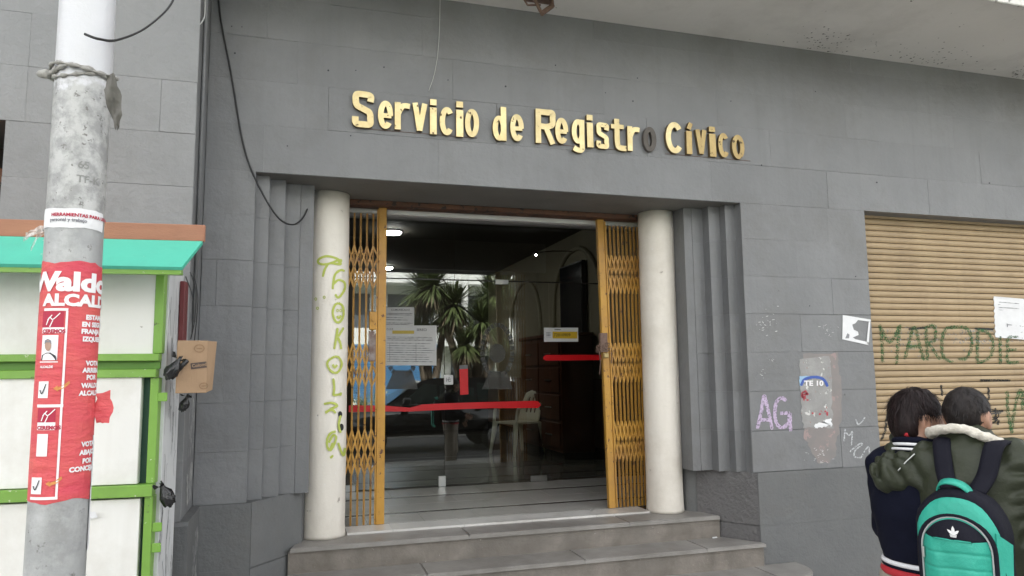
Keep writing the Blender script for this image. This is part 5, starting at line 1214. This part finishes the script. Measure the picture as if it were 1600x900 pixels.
# ---------------------------------------------------------------- left-hand person: navy jacket
hq = deep(1436, 652, 3.07); H2z = hq[2]
o2l = rot(np.array([0, .04]), AZ); o2 = hq[:2]-o2l
A2 = thing('person', 'person in a navy jacket with white-striped collar, held round the shoulders', 'person', (o2[0], o2[1], 0), -AZ)
H2 = np.array([0, .04, H2z]); Y2 = math.radians(-48); h2f, h2tr = head_sdf(H2, Y2)
S2 = 1.315
def body2(P):
    d = U(.03, h2f(P), cone(P, (0, 0, S2+.02), (0, .02, H2z-.06), .054, .052)); d = U(.05, d, cone(P, (0, 0, 1.0), (0, 0, 1.25), .115, .13, .7), cone(P, (-.12, 0, S2-.03), (.12, 0, S2-.03), .052, .052), legs(P))
    for s in (-1, 1): d = U(.025, d, cone(P, (s*.14, .01, S2-.03), (s*.16, .06, S2-.29), .043, .035), cone(P, (s*.16, .06, S2-.29), (s*.13, .25, S2-.34), .035, .026)); d = U(.01, d, hand(P, (s*.13, .25, S2-.34), (-.3*s, .6, -.1), -s, .6, (-s, .2, -.2)))
    return d
blob('body', body2, (-.3, -.2, -.01), (.3, .45, 1.72), .0095, SKIN, A2)
def jacket2(P):
    d = U(.06, cone(P, (0, 0, .90), (0, 0, 1.1), .158, .182, .76), cone(P, (0, 0, 1.1), (0, 0, 1.22), .182, .172, .74), cone(P, (-.13, 0, S2-.035), (.13, 0, S2-.035), .066, .066))
    for s in (-1, 1): d = U(.045, d, cone(P, (s*.14, .01, S2-.035), (s*.155, .06, S2-.29), .066, .06), cone(P, (s*.155, .06, S2-.29), (s*.13, .24, S2-.34), .06, .05))
    d = U(.03, d, cone(P, (0, .005, S2), (0, .012, S2+.04), .10, .082)); d = d-.006*n3(P, 24, 8)-.003*n3(P, 55, 1)
    d = np.maximum(d, .915-P[..., 2]); return np.maximum(d, -cone(P, (0, .03, S2+.03), (0, .06, S2+.2), .057, .075))
blob('jacket', jacket2, (-.33, -.2, .89), (.33, .34, 1.45), .009, NAVYJ, A2)
def ring(z, rx, ry, r, m, name, y0=.0, tl=0., a0=0, a1=360):
    b = NB(); n_ = 40; tube(b, [(rx*math.cos(math.radians(a0+(a1-a0)*k/n_)), y0+ry*math.sin(math.radians(a0+(a1-a0)*k/n_)), z-tl*math.sin(math.radians(a0+(a1-a0)*k/n_))) for k in range(n_+1)], r, 8); return obj(name, b, m, A2, smooth=True)
ring(S2+.055, .094, .09, .0065, RIBW, 'collar_stripe', .004, .016, -210, 30); ring(S2+.072, .088, .085, .012, NAVYJ, 'collar_rib', .007, .016, -210, 30); ring(S2+.036, .104, .098, .0055, RIBW, 'collar_stripe', .002, .016, -210, 30)
ring(S2+.10, .070, .068, .014, RIBR, 'red_hood_edge', .014, .01, 120, 260)
ring(.905, .160, .124, .010, RIBW, 'hem_stripe'); ring(.892, .158, .122, .010, NAVYJ, 'hem_stripe'); ring(.868, .157, .121, .018, RIBR, 'hem_rib')
def hair2(P):
    q = h2tr(P); d = ell(q, (0, -.014, .026), (.086, .108, .100)); d = U(.04, d, ell(q, (0, -.06, -.045), (.072, .055, .07))); d = d-.004*n3(q*np.array([1, 1, .3]), 100, 6)
    d = np.maximum(d, q[..., 1]-.07+.35*np.maximum(q[..., 2]-.05, 0)); side = np.where(q[..., 1] > -.035, -(q[..., 2]-.012), -(q[..., 2]+.112)); return np.maximum(d, side)
blob('hair', hair2, tuple(H2-.16), tuple(H2+.16), .0068, HAIR2, A2)
b = NB(); strands(b, 1700, tuple(H2+np.array([0, 0, .026])), (.086, .108, .100), Y2, lambda u: u.y < .55+u.z*.3 and (u.z > -.1 if u.y > -.3 else u.z > -.85), .045, .12, 9)
for v in b.verts: v.co += Vector((math.sin(Y2)*.014, -math.cos(Y2)*.014, 0))
obj('hair_strands', b, HAIR2, A2)['kind'] = 'stuff'
glasses(A2, H2, Y2)
blob('trousers', lambda P: np.maximum(lower(P), P[..., 2]-.95), (-.25, -.2, .03), (.25, .2, 1.0), .013, BEIGE, A2); shoes(A2)
# ---------------------------------------------------------------- backpack
BPN = mat('navy_pack_fabric', (.006, .006, .012), .75, (.009, .009, .016), 15, 1, spec=.2, bump=.0015, bsc=150, local=True)
BPT = mat('teal_pack_fabric', (.022, .33, .24), .55, (.03, .38, .28), 10, 1, bump=.006, bsc=22, local=True)
PIPE = mat('grey_piping', (.35, .37, .37), .5)
PKW, PZ0, PZ1 = .158, .79, 1.268
bw = rot(np.array([.022, -.160]), AZ)
BP = thing('backpack', 'teal and navy backpack with a white leaf mark on its pocket', 'backpack', (o1[0]+bw[0], o1[1]+bw[1], 0), -AZ-math.radians(3))
BP.scale = (.92, 1, 1)
def arch(w, z0, z1, n=18, nar=.82):
    L = [(w*nar, z0), (w*.97, z0+.04), (w, z0+.12)]; zc_ = z1-w*.95
    L += [(w*math.cos(a), zc_+(z1-zc_)*math.sin(a)) for a in [math.pi*k/n for k in range(n+1)]]; return L+[(-w, z0+.12), (-w*.97, z0+.04), (-w*nar, z0)]
def pillow(outl, y0, dep, rings=7, quilt=0.):
    cx_ = 0; cz_ = sum(z for _, z in outl)/len(outl); v = []; f = []; n_ = len(outl)
    for i in range(rings+1):
        t = i/rings; s = 1-t**1.6*.985; y = y0-dep*(1-(1-t)**2.6)
        for x, z in outl:
            xx, zz = cx_+(x-cx_)*s, cz_+(z-cz_)*s; q = quilt*abs(math.sin((zz-PZ0)*math.pi/.052))**.4*min(1, t*2.5) if quilt else 0
            v.append((xx, y-q, zz))
    for i in range(rings):
        for k in range(n_): f.append((i*n_+k, i*n_+(k+1) % n_, (i+1)*n_+(k+1) % n_, (i+1)*n_+k))
    return v, f
def pk(P):
    q = P.copy(); w = .150; top = PZ1-.02; zc_ = top-w
    dx = np.abs(q[..., 0]); arc_ = np.where(q[..., 2] > zc_, np.sqrt(dx**2+(q[..., 2]-zc_)**2)-w, dx-w*(.9+.1*np.clip((q[..., 2]-PZ0)/.1, 0, 1)))
    d2 = np.maximum(arc_, PZ0+.02-q[..., 2]); dy = np.abs(q[..., 1]+.06)-.055; k = np.stack([np.maximum(d2+.02, 0), np.maximum(dy+.02, 0)], -1)
    return np.linalg.norm(k, axis=-1)+np.minimum(np.maximum(d2+.02, dy+.02), 0)-.03-.003*n3(P, 30, 2)
blob('main_compartment', pk, (-.2, -.17, .76), (.2, .05, 1.33), .011, BPN, BP)
v, f = pillow(arch(.148, PZ0+.0, PZ1-.035), -.118, .028, 6); pyobj('front_panel', v, f, BPT, BP, None, True)
pa = arch(.122, PZ0-.0, PZ1-.11); v, f = pillow(pa, -.136, .052, 12, .006)
zband = PZ1-.178; seams = [zband-.05, zband-.103, zband-.158, zband-.213]
def pocket_y(x, z):
    w = .122; zc_ = PZ1-.11-w*.95; dx = abs(x)
    d = w-math.hypot(dx, (z-zc_)/.95) if z > zc_ else w*(1 if z > PZ0+.12 else .82+.18*max(0, (z-PZ0)/.12))-dx
    d = min(d, z-PZ0); t = min(max(d, 0)/.075, 1); h_ = .05*(1-(1-t)**2.3)
    h_ -= sum(.0045*math.exp(-((z-q-.004*math.sin(x*25))/.0045)**2) for q in seams); return d, -.136-h_-.0016*math.sin(x*60+z*37)*t
for nm_, m_, za_, zb_ in (('pocket', BPT, PZ0, zband), ('pocket_band', BPN, zband, PZ1-.105)):
    b = NB(); nx_, nz_ = 44, max(8, int((zb_-za_)/.004)); gv = {}
    for i in range(nz_+1):
        for j in range(nx_+1):
            x = -.124+.248*j/nx_; z = za_+(zb_-za_)*i/nz_; z -= .006*(1-(x/.124)**2) if (z-zband)**2 < 1e-9 else 0; d_, y = pocket_y(x, z)
            if d_ > -.004: gv[i, j] = b.verts.new((x, y, z))
    for i in range(nz_):
        for j in range(nx_):
            q = [(i, j), (i, j+1), (i+1, j+1), (i+1, j)]
            if all(k in gv for k in q): b.faces.new([gv[k] for k in q])
    o = obj(nm_, b, m_, BP, None, True); mm = o.modifiers.new('t', 'SOLIDIFY'); mm.thickness = .004; mm.offset = -1
b = NB(); tube(b, [(x*1.015, -.142, z+.002) for x, z in pa], .0042, 6); obj('pocket_zip', b, PIPE, BP, smooth=True)
b = NB(); tube(b, [(x*1.09, -.138, z+.008) for x, z in pa], .009, 6); obj('pocket_edge', b, BPN, BP, smooth=True)
b = NB(); box(b, -.118, -.108, -.162, -.155, PZ1-.262, PZ1-.225, bev=.002); obj('zip_pull', b, STEEL, BP)
# carrying handle
b = NB(); rows = []
for k in range(15):
    t = k/14; a = math.pi*t; x = -.062*math.cos(a)-.012; z = PZ1-.035+.055*math.sin(a)**.8-.01*t; y = -.085-.03*math.sin(a)
    rows.append([b.verts.new((x, y-.012, z-.006)), b.verts.new((x*1.05, y+.022, z+.008))])
for a, c in zip(rows, rows[1:]): b.faces.new((a[0], a[1], c[1], c[0]))
hd = obj('carry_handle', b, BPT, BP, smooth=True); hm = hd.modifiers.new('t', 'SOLIDIFY'); hm.thickness = .006
# side pieces in teal
for s, z0, z1 in ((1, .90, 1.12), (-1, .79, .86), (1, .78, .86)):
    b = NB(); vs = [b.verts.new(q) for q in ((s*.136, -.142, z0+.03), (s*.168, -.095, z0), (s*.176, -.085, z1-.04), (s*.14, -.136, z1))]; b.faces.new(vs); q = obj('side_panel', b, BPT, BP); mm = q.modifiers.new('t', 'SOLIDIFY'); mm.thickness = .008
# leaf mark on the pocket band: three leaves over stripes
MW = flat('white_mark', (.8, .8, .8), .6); zm = PZ1-.148; ym = -.192
mc = .012
def leaf(ang, L, w): 
    out = []
    for k in range(13):
        t = k/12; out.append((t*L, w*math.sin(math.pi*t)**.8*(1.1-.3*t)))
    for k in range(11, 0, -1):
        t = k/12; out.append((t*L, -w*math.sin(math.pi*t)**.8*(1.1-.3*t)))
    return [(mc+u*math.cos(ang)-v_*math.sin(ang), zm-.012+u*math.sin(ang)+v_*math.cos(ang)) for u, v_ in out]
b = NB()
for ang, L, w in ((math.radians(90), .030, .0062), (math.radians(38), .026, .0052), (math.radians(142), .026, .0052)): 
    poly = [q for q in leaf(ang, L, w)]; patch(b, poly, lambda u, v_: (u, ym-.0005, v_))
for k in range(3): patch(b, [(mc-.0125+k*.001, zm-.0145-k*.0032), (mc+.0125-k*.001, zm-.0145-k*.0032), (mc+.012-k*.001, zm-.0123-k*.0032), (mc-.012+k*.001, zm-.0123-k*.0032)], lambda u, v_: (u, ym-.0008, v_))
obj('leaf_mark', b, MW, BP)
# shoulder straps: over the shoulders and back under the arms
for s in (-1, 1):
    path = spline([(s*.045, -.03, PZ1-.03), (s*.075, .012, PZ1+.03), (s*.095, .055, SHZ+.045), (s*.105, .12, SHZ+.062), (s*.11, .20, SHZ+.045), (s*.115, .285, SHZ-.03), (s*.12, .335, SHZ-.15), (s*.15, .30, SHZ-.3), (s*.185, .17, SHZ-.40), (s*.165, .02, SHZ-.44)], 6)
    b = NB(); rows = []
    for i, p in enumerate(path):
        t = i/len(path); w = .034 if t < .65 else .015
        rows.append([b.verts.new(p+Vector((q*w, 0, -abs(q)*.006))) for q in (-1, -.4, .4, 1)])
    for a, c in zip(rows, rows[1:]):
        for j in range(3): b.faces.new((a[j], a[j+1], c[j+1], c[j]))
    q = obj('shoulder_strap', b, BPN, BP, smooth=True); mm = q.modifiers.new('t', 'SOLIDIFY'); mm.thickness = .012; mm.offset = 1
# ================================================================== the street behind the camera, seen mirrored in the glass
def far(x, y, Y):                        # photo pixel of a reflection -> place on plane y = Y across the street
    p = onY(x, y, 2*GY-Y); return np.array([p[0], Y, p[2]])
# parked dark SUV, its nose to the left
CARY = -8.3
CAR = thing('parked_car', 'black parked car mirrored in the glass of the entrance', 'car', (3.2, CARY, -.14))
PAINT = mat('black_car_paint', (.004, .004, .005), .15, coat=1.0, spec=.5); TYRE = mat('tyre_rubber', (.015, .015, .015), .8); CGL = mat('car_glass', (.03, .045, .04), .06, spec=.8); CHROME = mat('chrome', (.6, .6, .6), .15, metal=1)
side = [(-2.25, .38), (-2.3, .65), (-2.2, .92), (-1.25, 1.06), (-1.0, 1.08), (2.2, 1.12), (2.3, .95), (2.28, .4)]
b = NB(); extr(b, side, lambda u, v, w: (u, w, v), -.88, .88); bmesh.ops.recalc_face_normals(b, faces=b.faces[:]); bmesh.ops.bevel(b, geom=b.edges[:], offset=.06, segments=3, affect='EDGES'); obj('body', b, PAINT, CAR, smooth=True)
cabin = [(-1.15, 1.06), (-.30, 1.64), (0.1, 1.70), (1.5, 1.70), (2.0, 1.58), (2.22, 1.10)]
b = NB(); A = [b.verts.new((u, -.86+(.16 if v > 1.3 else 0), v)) for u, v in cabin]; Bv = [b.verts.new((u, .86-(.16 if v > 1.3 else 0), v)) for u, v in cabin]
for i in range(6): b.faces.new((A[i], A[(i+1) % 6], Bv[(i+1) % 6], Bv[i]))
b.faces.new(A[::-1]); b.faces.new(Bv); obj('cabin', b, PAINT, CAR)
def cglass(name, pts): 
    b = NB(); b.faces.new([b.verts.new(p) for p in pts]); o = obj(name, b, CGL, CAR); m_ = o.modifiers.new('t', 'SOLIDIFY'); m_.thickness = .01
cglass('windscreen', [(-1.11, -.76, 1.10), (-1.11, .76, 1.10), (-.35, .62, 1.62), (-.35, -.62, 1.62)])
for s in (-1, 1):
    yy = lambda z: s*(.872-(z-1.06)/.24*.16*.42 if z < 1.3 else .712)
    for x0, x1, x2, x3 in ((-.80, .05, .05, -.22), (.12, .95, .95, .12), (1.02, 2.0, 1.75, 1.02)): cglass('side_window', [(x0, s*.868, 1.13), (x1, s*.868, 1.13), (x2, s*.716, 1.58), (x3, s*.716, 1.58)])
    for x in (-1.45, 1.45):
        b = NB(); tube(b, [(x, s*.70, .34), (x, s*.90, .34)], .34, 24); w_ = obj('wheel', b, TYRE, CAR); b = NB(); tube(b, [(x, s*.901, .34), (x, s*.915, .34)], .21, 16); obj('rim', b, CHROME, w_)
    b = NB(); box(b, -.78, -.58, s*.90 if s > 0 else -1.06, s*1.06 if s > 0 else -.90, 1.10, 1.26, bev=.03); obj('wing_mirror', b, PAINT, CAR)
    b = NB(); box(b, -2.305, -2.2, s*.5-.2, s*.5+.2, .72, .86, bev=.02); obj('headlight', b, mat('lamp_glass', (.6, .6, .6), .1), CAR)
    for x in (.0, .95):
        b = NB(); tube(b, [(x, s*.885, .98), (x+.16, s*.885, .98)], .012, 6); obj('door_handle', b, CHROME, CAR)
    b = NB(); box(b, -.95, 2.1, s*.875 if s > 0 else -.885, s*.885 if s > 0 else -.875, 1.085, 1.10); obj('trim_strip', b, CHROME, CAR)
# hedge of flowers and blue boarded front beyond
BLUE = mat('blue_board', (.05, .16, .32), .5, (.06, .19, .37), 3)
BH = thing('blue_shopfront', 'blue ribbed boarding across the street, mirrored behind the notices', 'shopfront', (2.6, -19, 0))
for k in range(26):
    b = NB(); box(b, -2.6, 3.0, -.03, .03, .2+k*.1, .292+k*.1, bev=.012); obj('board', b, BLUE, BH)
FLW = mat('white_flower', (.7, .68, .5), .7); FLL = mat('flower_leaf', (.05, .10, .03), .7)
FB = thing('flower_bed', 'long bed of white flowers across the street, mirrored low in the glass', 'flower bed', (3, -15.5, 0))
b = NB(); box(b, -4.5, 4, -.4, .4, 0, .45, bev=.02); obj('planter', b, PAVE, FB)
v = []; f = []
for k in range(5200):
    p = Vector((rnd.uniform(-4.4, 3.9), rnd.uniform(-.4, .4), .45+abs(rnd.gauss(0, .22)))); a = Vector((rnd.gauss(0, 1), rnd.gauss(0, 1), rnd.gauss(0, 1))).normalized()*.05; c = a.cross(Vector((rnd.gauss(0, 1), rnd.gauss(0, 1), 1))).normalized()*.03
    n_ = len(v); v += [tuple(p-a), tuple(p+c), tuple(p+a), tuple(p-c)]; f.append((n_, n_+1, n_+2, n_+3))
me_l = pyobj('foliage', v[:4*3400], f[:3400], FLL, FB); me_l['kind'] = 'stuff'
o = pyobj('blossom', v[4*3400:], [tuple(i-4*3400 for i in q) for q in f[3400:]], FLW, FB); o['kind'] = 'stuff'
# spiky-leaved palms
LEAF = mat('palm_leaf', (.055, .075, .025), .45, (.09, .115, .04), 3, local=True); DRY = mat('dry_palm_leaf', (.12, .09, .05), .7, (.16, .125, .07), 4); TRUNK = mat('palm_trunk', (.13, .10, .07), .9, (.18, .14, .10), 12, bump=.02, bsc=14)
def palm(label, base, heads):
    P = thing('palm_tree', label, 'tree', tuple(base), 0, 'palms across the street mirrored in the glass')
    for hx_, hy_, hz_, r in heads:
        b = NB(); tube(b, spline([(hx_*.1, hy_*.1, 0), (hx_*.4, hy_*.4, hz_*.5), (hx_, hy_, hz_)], 6), [.16-.006*i for i in range(13)], 8); obj('trunk', b, TRUNK, P, smooth=True)
        for nm, m_, n_, lo_, hi_ in (('crown', LEAF, 330, -.5, 1.0), ('dry_skirt', DRY, 110, -1.1, -.4)):
            v = []; f = []
            for _ in range(n_):
                a = rnd.uniform(0, 6.283); e = rnd.uniform(lo_, hi_)*1.35; d = Vector((math.cos(a)*math.cos(e), math.sin(a)*math.cos(e), math.sin(e))); L = r*rnd.uniform(.75, 1.1); w = d.cross(Vector((0, 0, 1)) if abs(d.z) < .95 else Vector((1, 0, 0))).normalized()*r*.035
                p = Vector((hx_, hy_, hz_)); row = []
                for k in range(5):
                    t = k/4; q = p+d*L*t+Vector((0, 0, -.28*r*t*t*(1.2-abs(d.z)))); ww = w*(1-t)**.6*(.5+t if k < 2 else 1.2); row.append(len(v)); v += [tuple(q-ww), tuple(q+ww)]
                for x, y in zip(row, row[1:]): f.append((x, x+1, y+1, y))
            obj_ = pyobj(nm, v, f, m_, P)
palm('palm with several spiky heads, nearest the emblem in the mirrored street', (far(735, 560, -12.6)[0], -12.6, 0), [(-.5, 0, 3.75, 1.0), (.3, .3, 3.2, .95), (.85, -.3, 4.1, 1.05), (-.25, .5, 2.5, .75), (-1.2, .1, 4.3, .9), (.9, .4, 2.7, .7)])
palm('palm standing left of the emblem in the mirrored street', (far(672, 560, -13.4)[0], -13.4, 0), [(-.2, 0, 4.3, 1.1), (.45, .4, 3.5, 1.0), (-.5, .4, 2.9, .8)])
palm('palm behind the gate bars at the right of the mirrored street', (far(790, 560, -14.6)[0], -14.6, 0), [(0, 0, 4.6, 1.2), (-.6, .2, 3.9, 1.0)])
# pale building with balconies
FB2 = thing('apartment_building', 'pale building with balconies across the street, mirrored at the top of the glass', 'building', (3, -27, 0))
PW = mat('pale_render', (.72, .72, .7), .7, (.66, .66, .64), 2); PWD = mat('window_dark', (.09, .10, .11), .15)
b = NB(); box(b, -16, 14, -6, 0, 0, 13.5); obj('wall', b, PW, FB2)
for fl_ in range(4):
    z = .8+fl_*3.1
    for k in range(9):
        b = NB(); x = -14.5+k*3.2; box(b, x, x+2.3, -.02, .02, z, z+1.7); wn_ = obj('window', b, PWD, FB2); b = NB(); box(b, x-.05, x+2.35, .022, .06, z-.09, z-.001); obj('sill', b, PW, wn_)
    b = NB(); box(b, -16, 14, .0, 1.2, z-.95, z-.75); bl = obj('balcony', b, PW, FB2)
    b = NB(); box(b, -16, 14, 1.1, 1.18, z-.75, z-.15); obj('parapet', b, PW, bl)
for k in range(8):
    b = NB(); x = -15.5+k*4.1; box(b, x, x+.28, 1.18, 1.4, 0, 12.6); obj('pillar', b, PW, FB2)
